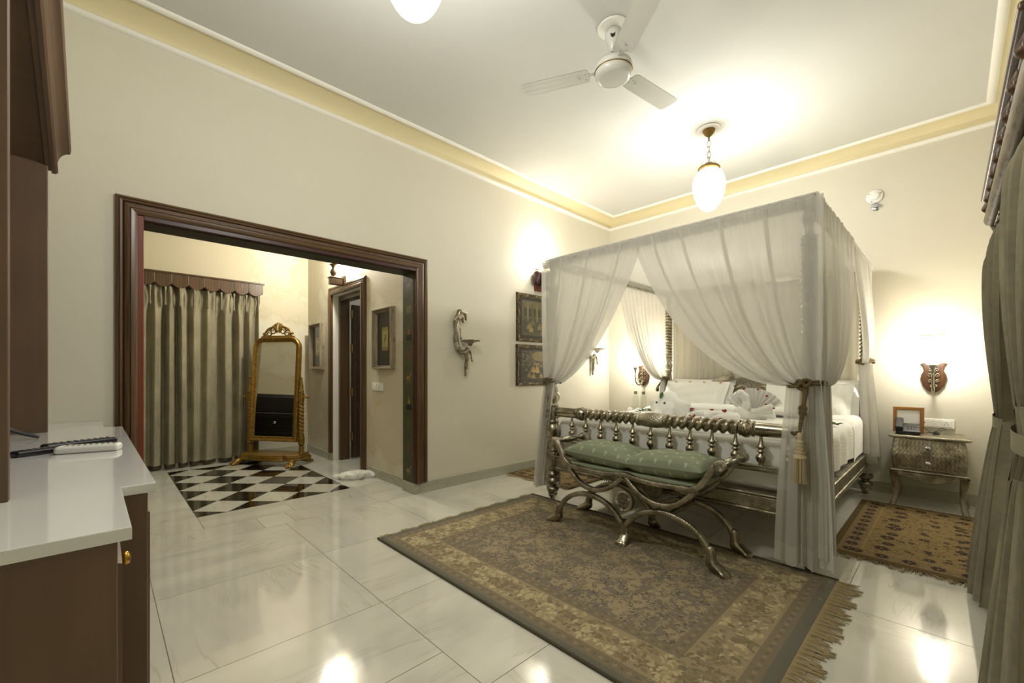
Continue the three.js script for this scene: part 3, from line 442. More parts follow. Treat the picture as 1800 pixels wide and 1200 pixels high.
{ // carved bracket lamp on the left wall
  const t = thing('wall_sconce', 'lit wall lamp on a carved dark wooden bracket above the two paintings', 'wall lamp', 3.75, VL, 2.07, Math.PI / 2);
  part(t, 'back_plate', extrude([[-0.08, 0], [0.08, 0], [0.1, 0.14], [0.06, 0.27], [-0.06, 0.27], [-0.1, 0.14]], 0.02, 0.005), M.woodRed);
  part(t, 'carved_bracket', skin([[[0, 0.16, 0.06], [0, 0.16, 0.1], 0.1, 0.085], [[-0.08, 0.19, 0.05], [-0.1, 0.1, 0.05], 0.05, 0.035], [[0.08, 0.19, 0.05], [0.1, 0.1, 0.05], 0.05, 0.035], [[0, 0.12, 0.16], [0, 0.04, 0.15], 0.038, 0.026], [[0, 0.04, 0.15], [0, 0.01, 0.1], 0.026, 0.014], [[-0.06, 0.06, 0.1], [-0.05, 0.02, 0.16], 0.02, 0.012], [[0.06, 0.06, 0.1], [0.05, 0.02, 0.16], 0.02, 0.012]], 0.016, 46), phys({ map: T.woodRed, color: 0x94847a, roughness: 0.35, clearcoat: 0.3 }));
  part(t, 'lamp_cup', mv(lathe([[0.02, 0], [0.03, 0.01], [0.02, 0.03], [0.03, 0.05]], 20), 0, 0.25, 0.11), M.oldBrass);
  tulip(t, 0, 0.29, 0.11, 0.9);
}
{ // bracket lamp in the alcove, its shade hidden behind the head of the opening
  const t = thing('wall_sconce', 'dark wooden bracket lamp above the doorway in the dressing alcove', 'wall lamp', UA, 5.1, 2.13, 0);
  part(t, 'back_plate', extrude([[-0.05, -0.05], [0.05, -0.05], [0.06, 0.02], [0.05, 0.14], [-0.05, 0.14], [-0.06, 0.02]], 0.025, 0.006), M.wood);
  part(t, 'box_arm', merge([box(0.075, 0.075, 0.15, 0, 0.06, 0.1, 0.008), box(0.085, 0.016, 0.165, 0, 0.105, 0.103, 0.006)]), M.wood);
  part(t, 'baluster', mv(lathe(smooth([[0.03, 0], [0.022, 0.015], [0.036, 0.05], [0.03, 0.08], [0.016, 0.11], [0.03, 0.135], [0.05, 0.15]], 4), 24), 0, 0.113, 0.13), M.wood);
  const pr = smooth([[0.03, 0], [0.06, 0.03], [0.075, 0.09], [0.06, 0.15], [0.08, 0.2]], 4); part(t, 'glass_shade', mv(lathe(pr, 30), 0, 0.263, 0.13), M.shade, 'white glass shade, lit').castShadow = false;
  lamp(t, 0, 0.42, 0.13, ALCOVE_LAMP, WARM, 3);
}
{ const t = thing('ceiling_lamp', 'round ceiling lamp in the bathroom behind the doorway', 'lamp', 3.4, 5.0, HA);
  part(t, 'bowl', lathe([[0.14, 0], [0.14, -0.02], [0.1, -0.06], [0.001, -0.075]], 30), M.globe).castShadow = false; lamp(t, 0, -0.12, 0, BATH_LAMP, new THREE.Color().setRGB(0.85, 0.95, 1), 5); }

// ================= left wall things =================
function silverBracket(u, label, y0 = 1.08, k = 1) {              // makara head, S-shaped body, round shelf
  const t = thing('wall_bracket', label, 'wall bracket', u, VL, y0, Math.PI / 2);
  const S = (pts) => pts.map(([x, y, z]) => [x * k, y * k, z]);
  part(t, 'body', tube(smooth(S([[-0.07, 0.52, 0.03], [-0.065, 0.44, 0.035], [-0.072, 0.36, 0.04], [-0.062, 0.28, 0.05], [-0.02, 0.235, 0.06], [0.03, 0.245, 0.065], [0.055, 0.27, 0.06]]), 4), (s) => 0.021 + 0.006 * Math.sin(s * 3.14), 12, 60), M.silverFine);
  part(t, 'head', skin([[[-0.05, 0.57, 0.04], [-0.03, 0.63, 0.05], 0.034, 0.026], [[-0.03, 0.63, 0.05], [0.03, 0.62, 0.06], 0.026, 0.016], [[0.03, 0.62, 0.06], [0.035, 0.56, 0.06], 0.016, 0.01], [[-0.05, 0.58, 0.05], [-0.1, 0.545, 0.05], 0.022, 0.012], [[-0.07, 0.53, 0.035], [-0.075, 0.46, 0.035], 0.03, 0.022], [[-0.01, 0.57, 0.06], [0.0, 0.53, 0.06], 0.018, 0.01], [[-0.05, 0.64, 0.04], [-0.02, 0.65, 0.03], 0.012, 0.008]], 0.01, 52), M.silver);
  part(t, 'tail', merge([tube(S([[0.05, 0.26, 0.055], [0.062, 0.2, 0.045], [0.06, 0.12, 0.035], [0.052, 0.0, 0.03]]), (s) => 0.026 - 0.012 * s, 12, 40), ...[0.2, 0.13, 0.1, 0.07].map((y) => new THREE.TorusGeometry(0.021, 0.006, 6, 16).rotateX(1.57).translate(0.06, y, 0.036)), tube([[0.075, 0.25, 0.07], [0.1, 0.2, 0.07], [0.1, 0.17, 0.065]], (s) => 0.012 - 0.004 * s, 8)].map((g) => g)), M.silver);
  part(t, 'shelf', merge([mv(lathe([[0.001, -0.05], [0.018, -0.045], [0.03, -0.02], [0.06, -0.008], [0.088, 0], [0.09, 0.008], [0.082, 0.012], [0.001, 0.012]], 40), 0.06, 0.345, 0.1), ...Array.from({ length: 26 }, (_, i) => new THREE.SphereGeometry(0.0075, 8, 6).translate(0.06 + 0.09 * Math.cos(i / 26 * 6.283), 0.349, 0.1 + 0.09 * Math.sin(i / 26 * 6.283)))].map((g) => g)), M.silverFine);
  part(t, 'drops', merge([tube([[-0.045, 0.47, 0.07], [-0.035, 0.38, 0.07]], 0.006, 8), new THREE.SphereGeometry(0.013, 10, 8).translate(-0.033, 0.37, 0.07), new THREE.SphereGeometry(0.012, 10, 8).scale(1, 1.6, 1).translate(0.11, 0.16, 0.065)]), M.silver);
  return t;
}
const bracket = silverBracket(2.575, 'silver peacock wall bracket with small round shelf right of the wide opening');
copy(bracket, 'silver wall bracket half hidden behind the bed curtain near the corner', 4.74, VL, 1.08);
function picture(name, label, u, v, y, turn, w, h, prof, mat, art, group, matBoard) {
  const t = thing(name, label, 'picture', u, v, y, turn, group);
  part(t, 'frame', frame(w, h, prof), mat);
  part(t, 'picture_sheet', muv(new THREE.PlaneGeometry(w + 0.004, h + 0.004)) && new THREE.PlaneGeometry(w + 0.004, h + 0.004).translate(0, 0, 0.008), std({ map: art, roughness: 0.55 }));
  part(t, 'backing', box(w, h, 0.006, 0, 0, 0.003, 0), M.dark);
  part(t, 'glass', new THREE.PlaneGeometry(w + 0.002, h + 0.002).translate(0, 0, 0.014), phys({ color: 0xffffff, roughness: 0.04, transmission: 1, thickness: 0, ior: 1.28 }));
  return t;
}
const OLD = [[0, 0.004], [0, 0.02], [0.006, 0.026], [0.012, 0.022], [0.03, 0.026], [0.04, 0.034], [0.046, 0.03], [0.05, 0.01], [0.05, 0]];
const gilt = std({ map: tex(256, 256, (u, v) => { const a = fbm(u, v, 16, 16, 4, 201); return mixc(hex('#2c2416'), hex('#8d7a48'), Math.min(1, Math.max(0, a * 2.4 - 0.8))); }, 0.25), roughness: 0.45, metalness: 0.3, bumpMap: T.embossFine, bumpScale: 0.002 });
picture('painting', 'upper of the two gilt-framed court scene paintings beside the bed', 3.69, VL, 1.745, Math.PI / 2, 0.545, 0.455, OLD, gilt, T.courtA);
picture('painting', 'lower of the two gilt-framed court scene paintings beside the bed', 3.69, VL, 1.2, Math.PI / 2, 0.555, 0.37, OLD, gilt, T.courtB);
const BOX = [[0, 0.004], [0.002, 0.014], [0.012, 0.03], [0.015, 0.046], [0.02, 0.046], [0.024, 0.056], [0.034, 0.058], [0.038, 0.05], [0.041, 0.03], [0.041, 0]];
picture('small_picture', 'small bird picture in a deep grey frame right of the alcove doorway', UA, 4.06, 1.46, 0, 0.325, 0.545, BOX, M.woodGrey, T.birdA);
picture('small_picture', 'small bird picture in a deep grey frame left of the alcove doorway', UA, 5.95, 1.46, 0, 0.345, 0.535, BOX, M.woodGrey, T.birdA);
// switches and sockets
function plate(name, label, u, v, y, turn, w, h, mods) {
  const t = thing(name, label, 'switch', u, v, y, turn);
  part(t, 'cover_plate', new RoundedBoxGeometry(w, h, 0.012, 3, 0.005).translate(0, 0, 0.006), M.whitePlastic);
  for (const [x, mw, kind] of mods) { const m = part(t, kind === 's' ? 'rocker' : 'socket', new RoundedBoxGeometry(mw, h * 0.68, 0.006, 2, 0.002).translate(x, 0, 0.013), M.whitePlastic);
    if (kind === 'o') for (const [a, b] of [[0, 0.012], [-0.011, -0.008], [0.011, -0.008]]) part(m, 'pin_hole', box(0.006, 0.006, 0.002, x + a, b, 0.0162, 0), M.dark); 
    if (kind === 'd') part(m, 'slot', box(0.014, 0.01, 0.002, x, 0.004, 0.0162, 0), M.dark); }
  return t;
}
plate('light_switch', 'white switch and socket plate below the small picture in the alcove', UA, 4.23, 0.962, 0, 0.24, 0.085, [[-0.062, 0.05, 's'], [0.0, 0.05, 's'], [0.065, 0.06, 'o']].map(([x, w, k]) => [x, w, k]));
plate('socket_plate', 'long white plate of switches and sockets above the telephone nightstand', UB, 0.1, 0.672, 0, 0.215, 0.08, [[-0.08, 0.036, 'd'], [-0.04, 0.036, 's'], [0, 0.036, 's'], [0.058, 0.062, 'o']]);

// ================= the bed =================
const BU = 2.87, BV = 1.511, BX = 0.9455, BL = 2.21;
const bed = thing('four_poster_bed', 'silver-clad four-poster bed with turned posts and twisted foot rail', 'bed', BU, BV);
function twist(r0, amp, starts, turns, len, n = 90, m = 32) { return grid(m, n, (s, t) => { const a = s * 2 * Math.PI, r = r0 + amp * Math.pow(Math.abs(Math.cos((starts * a + turns * 2 * Math.PI * t) / 2)), 0.8) - amp * 0.5; return [r * Math.cos(a), t * len, -r * Math.sin(a), s * 0.25, t * len]; }, true); }
{
  const low = [[0.001, 0], [0.018, 0], [0.026, 0.02], [0.04, 0.04], [0.042, 0.05], [0.034, 0.056], [0.05, 0.075], [0.054, 0.095], [0.05, 0.11], [0.03, 0.118], [0.028, 0.128], [0.046, 0.138], [0.06, 0.16], [0.06, 0.175], [0.048, 0.19], [0.042, 0.198], [0.056, 0.212], [0.058, 0.228], [0.044, 0.244], [0.036, 0.252], [0.044, 0.262]];
  const mid = [[0.046, 0.424], [0.052, 0.43], [0.052, 0.446], [0.044, 0.452], [0.05, 0.47], [0.054, 0.5], [0.05, 0.53], [0.056, 0.536], [0.056, 0.55], [0.05, 0.556], [0.06, 0.585], [0.064, 0.615], [0.06, 0.64], [0.048, 0.66], [0.046, 0.668], [0.054, 0.676], [0.054, 0.69], [0.046, 0.698], [0.046, 0.716]];
  const up = [[0.044, 0.816], [0.05, 0.822], [0.05, 0.834], [0.042, 0.842], [0.044, 0.852], [0.058, 0.872], [0.062, 0.9], [0.058, 0.925], [0.044, 0.942], [0.048, 0.95], [0.044, 0.965], [0.038, 1.03], [0.03, 1.1], [0.032, 1.125], [0.044, 1.13], [0.044, 1.142], [0.03, 1.15], [0.036, 1.17], [0.044, 1.2], [0.036, 1.235], [0.03, 1.248], [0.042, 1.255], [0.042, 1.268], [0.034, 1.275]];
  const top = [[0.034, 1.845], [0.036, 1.86], [0.044, 1.87], [0.044, 1.882], [0.026, 1.895], [0.022, 1.93], [0.026, 1.95], [0.036, 1.975], [0.036, 1.995], [0.024, 2.02], [0.03, 2.03], [0.03, 2.05]];
  const oct = (w, h, y, c = 0.012) => { const g = extrude([[-w + c, -w], [w - c, -w], [w, -w + c], [w, w - c], [w - c, w], [-w + c, w], [-w, w - c], [-w, -w + c]], h, 0.01, 3); return muv(g.rotateX(-Math.PI / 2).translate(0, y, 0)); };
  const gl = lathe(low, 32), gm = lathe(mid, 32), gu = lathe(up, 32), gt = lathe(top, 28), gs = twist(0.035, 0.018, 2, 16, 0.58, 320, 32).translate(0, 1.268, 0), b1 = oct(0.05, 0.16, 0.264), b2 = oct(0.048, 0.1, 0.716, 0.006);
  const pan = merge([0, 1, 2, 3].map((k) => rot(muv(extrude(circle(0.036, 24, 0, 0, 1.9), 0.004, 0.0015)).translate(0, 0.344, 0.0495), 0, k * Math.PI / 2)));
  const ros = merge([0, 1, 2, 3].map((k) => rot(merge([new THREE.TorusGeometry(0.027, 0.005, 8, 24), ...Array.from({ length: 6 }, (_, i) => new THREE.SphereGeometry(0.009, 8, 6).scale(1, 1, 0.5).translate(0.015 * Math.cos(i * 1.047), 0.015 * Math.sin(i * 1.047), 0))]).translate(0, 0.766, 0.049), 0, k * Math.PI / 2)));
  for (const [x, z] of [[-BX, 0], [BX, 0], [-BX, -BL], [BX, -BL]]) {
    const p = part(bed, 'post', gl, M.silver); p.position.set(x, 0, z);
    part(p, 'block', b1, M.silverPlain); part(p, 'engraved_panel', pan, M.silverLeaf); part(p, 'turning', gm, M.silver); part(p, 'block', b2, M.silverFine); part(p, 'rosette', ros, M.silver);
    part(p, 'vase_turning', gu, M.silver); part(p, 'spiral_shaft', gs, M.silver); part(p, 'capital', gt, M.silver);
  }
  // foot rail: plain ends, ringed balls, twisted lengths, engraved barrel
  const along = (g) => rot(g, 0, 0, -Math.PI / 2);
  const yr = 0.772, rail = [];
  for (const q of [-1, 1]) {
    const e = along(lathe([[0.034, 0.05], [0.037, 0.06], [0.036, 0.07], [0.041, 0.08], [0.043, 0.26], [0.038, 0.27], [0.048, 0.276], [0.05, 0.285], [0.04, 0.292], [0.053, 0.306], [0.058, 0.322], [0.053, 0.338], [0.042, 0.35], [0.044, 0.356]], 28)); e.translate(-BX, yr, 0); if (q > 0) { e.scale(-1, 1, 1); const ix = e.index; if (ix) for (let i = 0; i < ix.count; i += 3) { const a = ix.getX(i); ix.setX(i, ix.getX(i + 2)); ix.setX(i + 2, a); } e.computeVertexNormals(); }
    part(bed, 'foot_rail_end', e, M.silverPlain);
    const w = along(twist(0.037, 0.022, 2, 9, 0.48, 220, 48)); w.translate(q < 0 ? -0.59 : 0.11, yr, 0); part(bed, 'twisted_rail', w, M.silver);
  }
  part(bed, 'engraved_barrel', along(lathe([[0.042, -0.12], [0.05, -0.112], [0.05, -0.102], [0.043, -0.096], [0.048, -0.085], [0.053, -0.04], [0.054, 0], [0.053, 0.04], [0.048, 0.085], [0.043, 0.096], [0.05, 0.102], [0.05, 0.112], [0.042, 0.12]], 36)).translate(0, yr, 0), M.silverLeaf);
  const sp = lathe([[0.016, 0.552], [0.018, 0.558], [0.012, 0.566], [0.022, 0.578], [0.03, 0.597], [0.028, 0.612], [0.016, 0.624], [0.014, 0.632], [0.024, 0.638], [0.024, 0.645], [0.014, 0.65], [0.018, 0.658], [0.029, 0.664], [0.029, 0.672], [0.014, 0.685], [0.009, 0.72], [0.008, 0.76]], 20);
  for (let k = 0; k < 13; k++) part(bed, 'spindle', sp, M.silver).position.set(-0.731 + k * 0.1435 - 0.0, 0, 0);
  part(bed, 'spindle_rail', merge([box(2 * BX - 0.09, 0.036, 0.04, 0, 0.536, 0, 0.01), box(2 * BX - 0.09, 0.008, 0.046, 0, 0.552, 0, 0.003)]), M.silverFine);
  const railProf = (L) => merge([box(L, 0.085, 0.05, 0, 0.335, 0, 0.012), box(L, 0.016, 0.064, 0, 0.384, 0, 0.007), box(L, 0.02, 0.066, 0, 0.287, 0, 0.009), ...Array.from({ length: Math.round(L / 0.02) }, (_, i) => new THREE.SphereGeometry(0.007, 6, 5).translate(-L / 2 + 0.01 + i * 0.02, 0.272, 0.028))]);
  const rf = railProf(2 * BX - 0.09), rs = railProf(BL - 0.09);
  for (const z of [0, -BL]) part(bed, 'end_rail', rf, M.silverLeaf).position.z = z;
  for (const x of [-BX, BX]) { const m = part(bed, 'side_rail', rs, M.silverLeaf); m.position.set(x, 0, -BL / 2); m.rotation.y = x > 0 ? Math.PI / 2 : -Math.PI / 2; }
  for (const z of [0, -BL]) part(bed, 'canopy_rail', box(2 * BX + 0.05, 0.06, 0.045, 0, 2.075, z, 0.006), M.silver);
  for (const x of [-BX, BX]) part(bed, 'canopy_rail', box(0.045, 0.06, BL - 0.045, x, 2.075, -BL / 2, 0.006), M.silver);
  // headboard
  const hb = part(bed, 'headboard', merge([band(smooth([[-0.93, 0.835], [-0.66, 0.838], [-0.56, 0.865], [-0.47, 0.955], [-0.3, 1.045], [0, 1.085], [0.3, 1.045], [0.47, 0.955], [0.56, 0.865], [0.66, 0.838], [0.93, 0.835]], 4), 0.03, 0.028, 0, 120), band([[-0.93, 0.6], [0, 0.6], [0.93, 0.6]], 0.022, 0.022, 0, 20)]), M.silverFine); hb.position.set(0, 0, -BL);
  const scroll = (cx, cy, r, q, turns = 1.6) => tube(Array.from({ length: 22 }, (_, i) => { const a = i / 21 * turns * 6.283, R = r * (1 - i / 26); return [cx + q * R * Math.cos(a), cy + R * Math.sin(a), 0.014]; }), (s) => 0.013 * (1 - 0.5 * s), 8, 60);
  const carve = [];
  for (const q of [-1, 1]) { carve.push(scroll(q * 0.1, 0.92, 0.055, q), scroll(q * 0.12, 0.76, 0.05, q), scroll(q * 0.07, 0.66, 0.04, -q)); for (let k = 0; k < 5; k++) carve.push(tube([[q * 0.01, 0.9, 0.012], [q * (0.03 + k * 0.025), 0.98, 0.018], [q * (0.05 + k * 0.035), 1.01 - k * 0.012, 0.012]], (s) => 0.009 * (1 - 0.4 * s), 6, 16)); carve.push(tube([[q * 0.17, 0.66, 0.01], [q * 0.19, 0.8, 0.014], [q * 0.16, 0.95, 0.012], [q * 0.09, 1.0, 0.01]], 0.011, 8, 30)); }
  carve.push(...Array.from({ length: 7 }, (_, i) => new THREE.SphereGeometry(0.016, 10, 8).translate(0.026 * Math.cos(i * 0.9), 0.87 + 0.026 * Math.sin(i * 0.9), 0.016)));
  part(hb, 'carved_scrolls', merge(carve), M.silver);
  for (const x of [-0.36, 0.36]) part(hb, 'boss', rot(lathe([[0.001, 0.02], [0.03, 0.018], [0.036, 0.008], [0.05, 0.006], [0.054, -0.004]], 26), Math.PI / 2).translate(x, 0.78, 0), M.silver);
}
// ---------- canopy cloth ----------
function drapeGeo(o, map) {
  const N = o.n ?? 110, hemH = o.hem ?? 0.085, f = (s, t, which) => {
    const pT = o.top0 + (o.top1 - o.top0) * s, dir = Math.sign(o.top1 - o.top0), tp = o.tie[0] + (s - 0.45) * o.tieW * dir, ty = o.tie[1] - 0.02 * s;
    const ph = 2 * Math.PI * (o.folds * s + 0.35 * Math.sin(s * 9 + (o.seed ?? 0)) + 0.12 * Math.sin(s * 23)), w = Math.sin(ph) + 0.35 * Math.sin(2.3 * ph + 1.7);
    let p, y, q, L;
    if (which === 0) { const P0 = [pT, o.y0], C1 = [pT + 0.18 * (tp - pT), o.y0 - 0.52 * (o.y0 - ty)], C2 = [tp + 0.38 * (pT - tp), ty - 0.01], k = 1 - t, b = [k * k * k, 3 * k * k * t, 3 * k * t * t, t * t * t];
      p = b[0] * P0[0] + b[1] * C1[0] + b[2] * C2[0] + b[3] * tp; y = b[0] * P0[1] + b[1] * C1[1] + b[2] * C2[1] + b[3] * ty;
      const A = (0.004 + 0.017 * Math.sin(Math.min(1, t * 1.25) * Math.PI / 2)) * (o.amp ?? 1), bulge = 0.03 * Math.sin(Math.PI * t) * Math.min(1, s * 4);
      q = o.q0 + (o.qt - o.q0) * t * t + A * w + bulge; L = t * (o.y0 - ty);
      q += 0.006 * Math.exp(-t * 16) * Math.sin(s * 150);
    } else { const e = Math.sin(t * Math.PI / 2), bp = o.bot0 + (o.bot1 - o.bot0) * s; p = tp + (bp - tp) * (0.35 * t + 0.65 * e); y = ty + (o.yb + 0.012 * Math.sin(ph * 0.5) + (o.ybTilt ?? 0) * s - ty) * t; q = o.qt + (o.qb - o.qt) * e + (0.022 + 0.012 * t) * (o.ampB ?? 1) * w; L = (o.y0 - ty) + t * (ty - o.yb); }
    return [...map(p, y, q), s * Math.abs(o.top1 - o.top0) * 1.6, L];
  };
  const H = 1 - hemH / (o.tie[1] - o.yb);
  return { body: merge([grid(N, 46, (s, t) => f(s, t, 0)), grid(N, 34, (s, t) => f(s, t * H, 1))]), hem: grid(N, 6, (s, t) => f(s, H + (1 - H) * t, 1)), strip: (s0) => grid(3, 46, (s, t) => { const a = f(s0 + s * 0.02, t, 0), b = map(0, 0, 0), c = map(0, 0, 0.004); return [a[0] + c[0] - b[0], a[1], a[2] + c[2] - b[2], a[3], a[4]]; }) };
}
function canopyCurtain(label, post, plane, o) {
  const [pu, pvv] = post, t = thing('canopy_curtain', label, 'curtain', pu, pvv, 0);
  const map = plane === 'front' ? (p, y, q) => [-(p - pvv), y, q] : plane === 'left' ? (p, y, q) => [-q, y, -(p - pu)] : (p, y, q) => [q, y, -(p - pu)];
  const g = drapeGeo(o, map); part(t, 'drape', g.body, M.sheer); part(t, 'hem', g.hem, M.sheerHem, 'doubled hem');
  for (const s of o.seams ?? []) part(t, 'seam_strip', g.strip(s), M.sheerHem);
  if (o.sleeve) { const e = o.sleeve; part(t, 'rod_sleeve', grid(80, 10, (s, k) => { const a = k * 2 * Math.PI, p = e[0] + (e[1] - e[0]) * s, r = 0.002 * Math.sin(s * 90); return [...map(p, 2.076 + (0.036 + r) * Math.sin(a), Math.min(o.q0, 0.045) - 0.026 + (0.036 + r) * Math.cos(a)), s * 1.2, k * 0.25]; }), M.sheer); }
  return t;
}
const VLp = 2.457, VRp = 0.566, UFp = BU, UBp = BU + BL;
canopyCurtain('sheer white canopy curtain tied to the left front bed post', [UFp, VLp], 'front', { top0: 2.535, top1: 1.55, y0: 2.085, tie: [2.43, 1.045], tieW: 0.12, bot0: 2.67, bot1: 2.535, yb: 0.07, ybTilt: 0.05, folds: 5.5, q0: 0.058, qt: 0.06, qb: -0.01, seed: 1, seams: [0.22, 0.5, 0.8], sleeve: [2.54, 1.52] });
canopyCurtain('sheer white canopy curtain with tassel tied to the right front bed post', [UFp, VRp], 'front', { top0: 0.485, top1: 1.635, y0: 2.085, tie: [0.565, 1.06], tieW: 0.165, bot0: 0.435, bot1: 0.715, yb: 0.05, folds: 4.5, q0: 0.062, qt: 0.085, qb: 0.09, seed: 2, seams: [0.24, 0.46, 0.68, 0.86], ampB: 0.5, hem: 0.11, sleeve: [0.53, 1.56] });
canopyCurtain('sheer canopy curtain on the window side gathered at the right front bed post', [UFp, VRp], 'right', { top0: 2.83, top1: 3.95, y0: 2.085, tie: [2.85, 1.06], tieW: 0.12, bot0: 2.77, bot1: 3.0, yb: 0.1, folds: 7, q0: 0.062, qt: 0.07, qb: 0.07, seed: 3, sleeve: [2.85, 4.0] });
canopyCurtain('sheer canopy curtain on the window side gathered at the back bed post by the nightstand', [UBp, VRp], 'right', { top0: 5.1, top1: 3.97, y0: 2.085, tie: [4.97, 1.215], tieW: 0.12, bot0: 5.0, bot1: 4.84, yb: 0.2, ybTilt: 0.2, folds: 5, q0: 0.045, qt: 0.014, qb: 0.055, seed: 4, ampB: 1.7, sleeve: [5.1, 3.95] });
canopyCurtain('sheer canopy curtain on the far side gathered at the left front bed post', [UFp, VLp], 'left', { top0: 2.88, top1: 3.95, y0: 2.085, tie: [2.92, 1.03], tieW: 0.08, bot0: 2.9, bot1: 3.0, yb: 0.1, folds: 8, q0: 0.036, qt: 0.055, qb: 0.05, seed: 5, sleeve: [2.88, 3.98] });
canopyCurtain('sheer canopy curtain on the far side gathered at the left back bed post', [UBp, VLp], 'left', { top0: 5.06, top1: 3.98, y0: 2.085, tie: [5.05, 1.04], tieW: 0.1, bot0: 5.08, bot1: 4.94, yb: 0.1, folds: 10, q0: 0.03, qt: 0.05, qb: 0.05, seed: 6, sleeve: [5.06, 3.95] });
{
  const t = thing('canopy_backdrop', 'pleated cream sheer hanging behind the headboard', 'curtain', UBp + 0.07, BV, 0.55);
  part(t, 'drape', grid(180, 8, (s, k) => [-(0.93 - 1.86 * s) , k * 1.52, 0.014 * Math.sin(s * 6.283 * 24 + 0.8 * Math.sin(s * 31)) + 0.01 * Math.sin(s * 40), s * 2.6, k * 1.52]), phys({ color: new THREE.Color().setRGB(0.80, 0.765, 0.65), map: T.weaveColor, roughness: 0.9, transmission: 0.35, thickness: 0 }));
  const r = thing('canopy_roof', 'sheer white cloth stretched over the top of the bed canopy', 'canopy', BU + BL / 2, BV, 2.112);
  part(r, 'cloth', grid(40, 40, (s, k) => [(s - 0.5) * (2 * BX + 0.1), -0.03 * Math.sin(Math.PI * s) * Math.sin(Math.PI * k) * (1 + 0.2 * Math.sin(s * 30)), (k - 0.5) * (BL + 0.08), s * 2, k * 2.3]), M.sheer);
}
// ropes
function rope(pts, r, pitch = 0.05, closed = false) {
  const c = new THREE.CatmullRomCurve3(pts.map(v3), closed, 'centripetal'), L = c.getLength(), n = Math.max(12, Math.ceil(L / 0.006)), fr = c.computeFrenetFrames(n, closed), out = [];
  for (const k of [0, 1, 2]) { const q = []; for (let i = 0; i <= n; i++) { const a = i / n * L / pitch * 6.283 + k * 2.094; q.push(c.getPointAt(i / n).addScaledVector(fr.normals[i], Math.cos(a) * r * 0.55).addScaledVector(fr.binormals[i], Math.sin(a) * r * 0.55)); } out.push(tube(q, r * 0.6, 6, n)); }
  return merge(out);
}
function tieback(label, u, v, y, rx, rz, ox, oz, hang) {
  const t = thing('curtain_tieback', label, 'tieback', u, v, y);
  const ring = (dy, k) => rope(Array.from({ length: 14 }, (_, i) => { const a = i / 14 * 6.283; return [ox + rx * k * Math.cos(a), dy + 0.008 * Math.sin(a * 2), oz + rz * k * Math.sin(a)]; }), 0.0075, 0.035, true);
  part(t, 'cord_loop', ring(0.008, 1), M.rope); part(t, 'cord_loop', ring(-0.008, 1.03), M.rope);
  const fz = oz + rz + 0.008;
  part(t, 'knot', rope([[ox - 0.03, 0.0, fz], [ox - 0.015, 0.022, fz + 0.012], [ox + 0.02, -0.008, fz + 0.014], [ox + 0.035, 0.016, fz], [ox + 0.01, 0.024, fz + 0.014], [ox - 0.02, -0.014, fz + 0.014], [ox, -0.03, fz]], 0.009, 0.04), M.rope);
  if (hang === 'tassel') {
    part(t, 'hanging_cord', merge([rope([[ox + 0.01, -0.02, fz], [ox + 0.006, -0.1, fz + 0.008], [ox + 0.002, -0.17, fz + 0.012], [ox - 0.012, -0.27, fz + 0.02]], 0.008, 0.04), rope([[ox + 0.02, -0.02, fz], [ox + 0.01, -0.1, fz + 0.01], [ox - 0.006, -0.2, fz + 0.014], [ox - 0.01, -0.27, fz + 0.02]], 0.008, 0.04), new THREE.TorusGeometry(0.013, 0.009, 8, 14).translate(ox + 0.003, -0.13, fz + 0.01), new THREE.TorusGeometry(0.012, 0.008, 8, 14).translate(ox + 0.002, -0.155, fz + 0.01), ...[[0, 0], [0.01, 0.008], [-0.01, 0.006]].map(([a, b]) => new THREE.SphereGeometry(0.01, 8, 6).translate(ox - 0.035 + a, -0.272 + b, fz + 0.015))]), M.rope);
    const tx = ox - 0.008, tz = fz + 0.022;
    part(t, 'tassel_head', mv(lathe([[0.006, -0.26], [0.013, -0.268], [0.0155, -0.28], [0.011, -0.296], [0.012, -0.303], [0.022, -0.312], [0.014, -0.319], [0.025, -0.328], [0.016, -0.336], [0.027, -0.346], [0.017, -0.354], [0.029, -0.365], [0.019, -0.373], [0.031, -0.388], [0.03, -0.4]], 26), tx, 0, tz), M.tasselFibre, 'turned ivory tassel head');
    const fib = []; for (let i = 0; i < 150; i++) { const a = rnd() * 6.283, r = 0.029 * Math.sqrt(rnd()) , e = 1.15 + 0.25 * rnd(), x = tx + r * Math.cos(a), z = tz + r * Math.sin(a); fib.push(tube([[x, -0.39, z], [tx + r * Math.cos(a) * 1.05, -0.44, tz + r * Math.sin(a) * 1.05], [tx + r * Math.cos(a) * e, -0.525 - 0.012 * rnd(), tz + r * Math.sin(a) * e]], 0.0016, 4, 5)); }
    const fr = part(t, 'tassel_skirt', merge(fib), M.tasselFibre); fr.userData.kind = 'stuff';
  } else if (hang) {
    part(t, 'hanging_cord', rope([[ox - 0.02, -0.01, fz], [ox - 0.05, -0.06, fz + 0.01], [ox - 0.085, -0.11, fz + 0.01], [ox - 0.09, -0.15, fz + 0.01], [ox - 0.07, -0.15, fz + 0.01], [ox - 0.062, -0.1, fz + 0.008], [ox - 0.03, -0.03, fz]], 0.006, 0.04), M.rope);
    part(t, 'toggle', lathe([[0.001, -0.16], [0.012, -0.15], [0.014, -0.13], [0.007, -0.11], [0.001, -0.105]], 14).translate(ox - 0.068, 0, fz + 0.012), M.dark);
  }
}
tieback('long rope tieback with cream tassel on the right front bed curtain', UFp, VRp, 1.052, 0.088, 0.085, -0.004, 0.03, 'tassel');
tieback('rope tieback on the left front bed curtain', UFp, VLp, 1.04, 0.075, 0.07, 0.012, 0.02, null);
tieback('rope tieback with dark toggle on the left back bed post', UBp, VLp, 1.035, 0.062, 0.06, -0.035, 0.0, 'short');
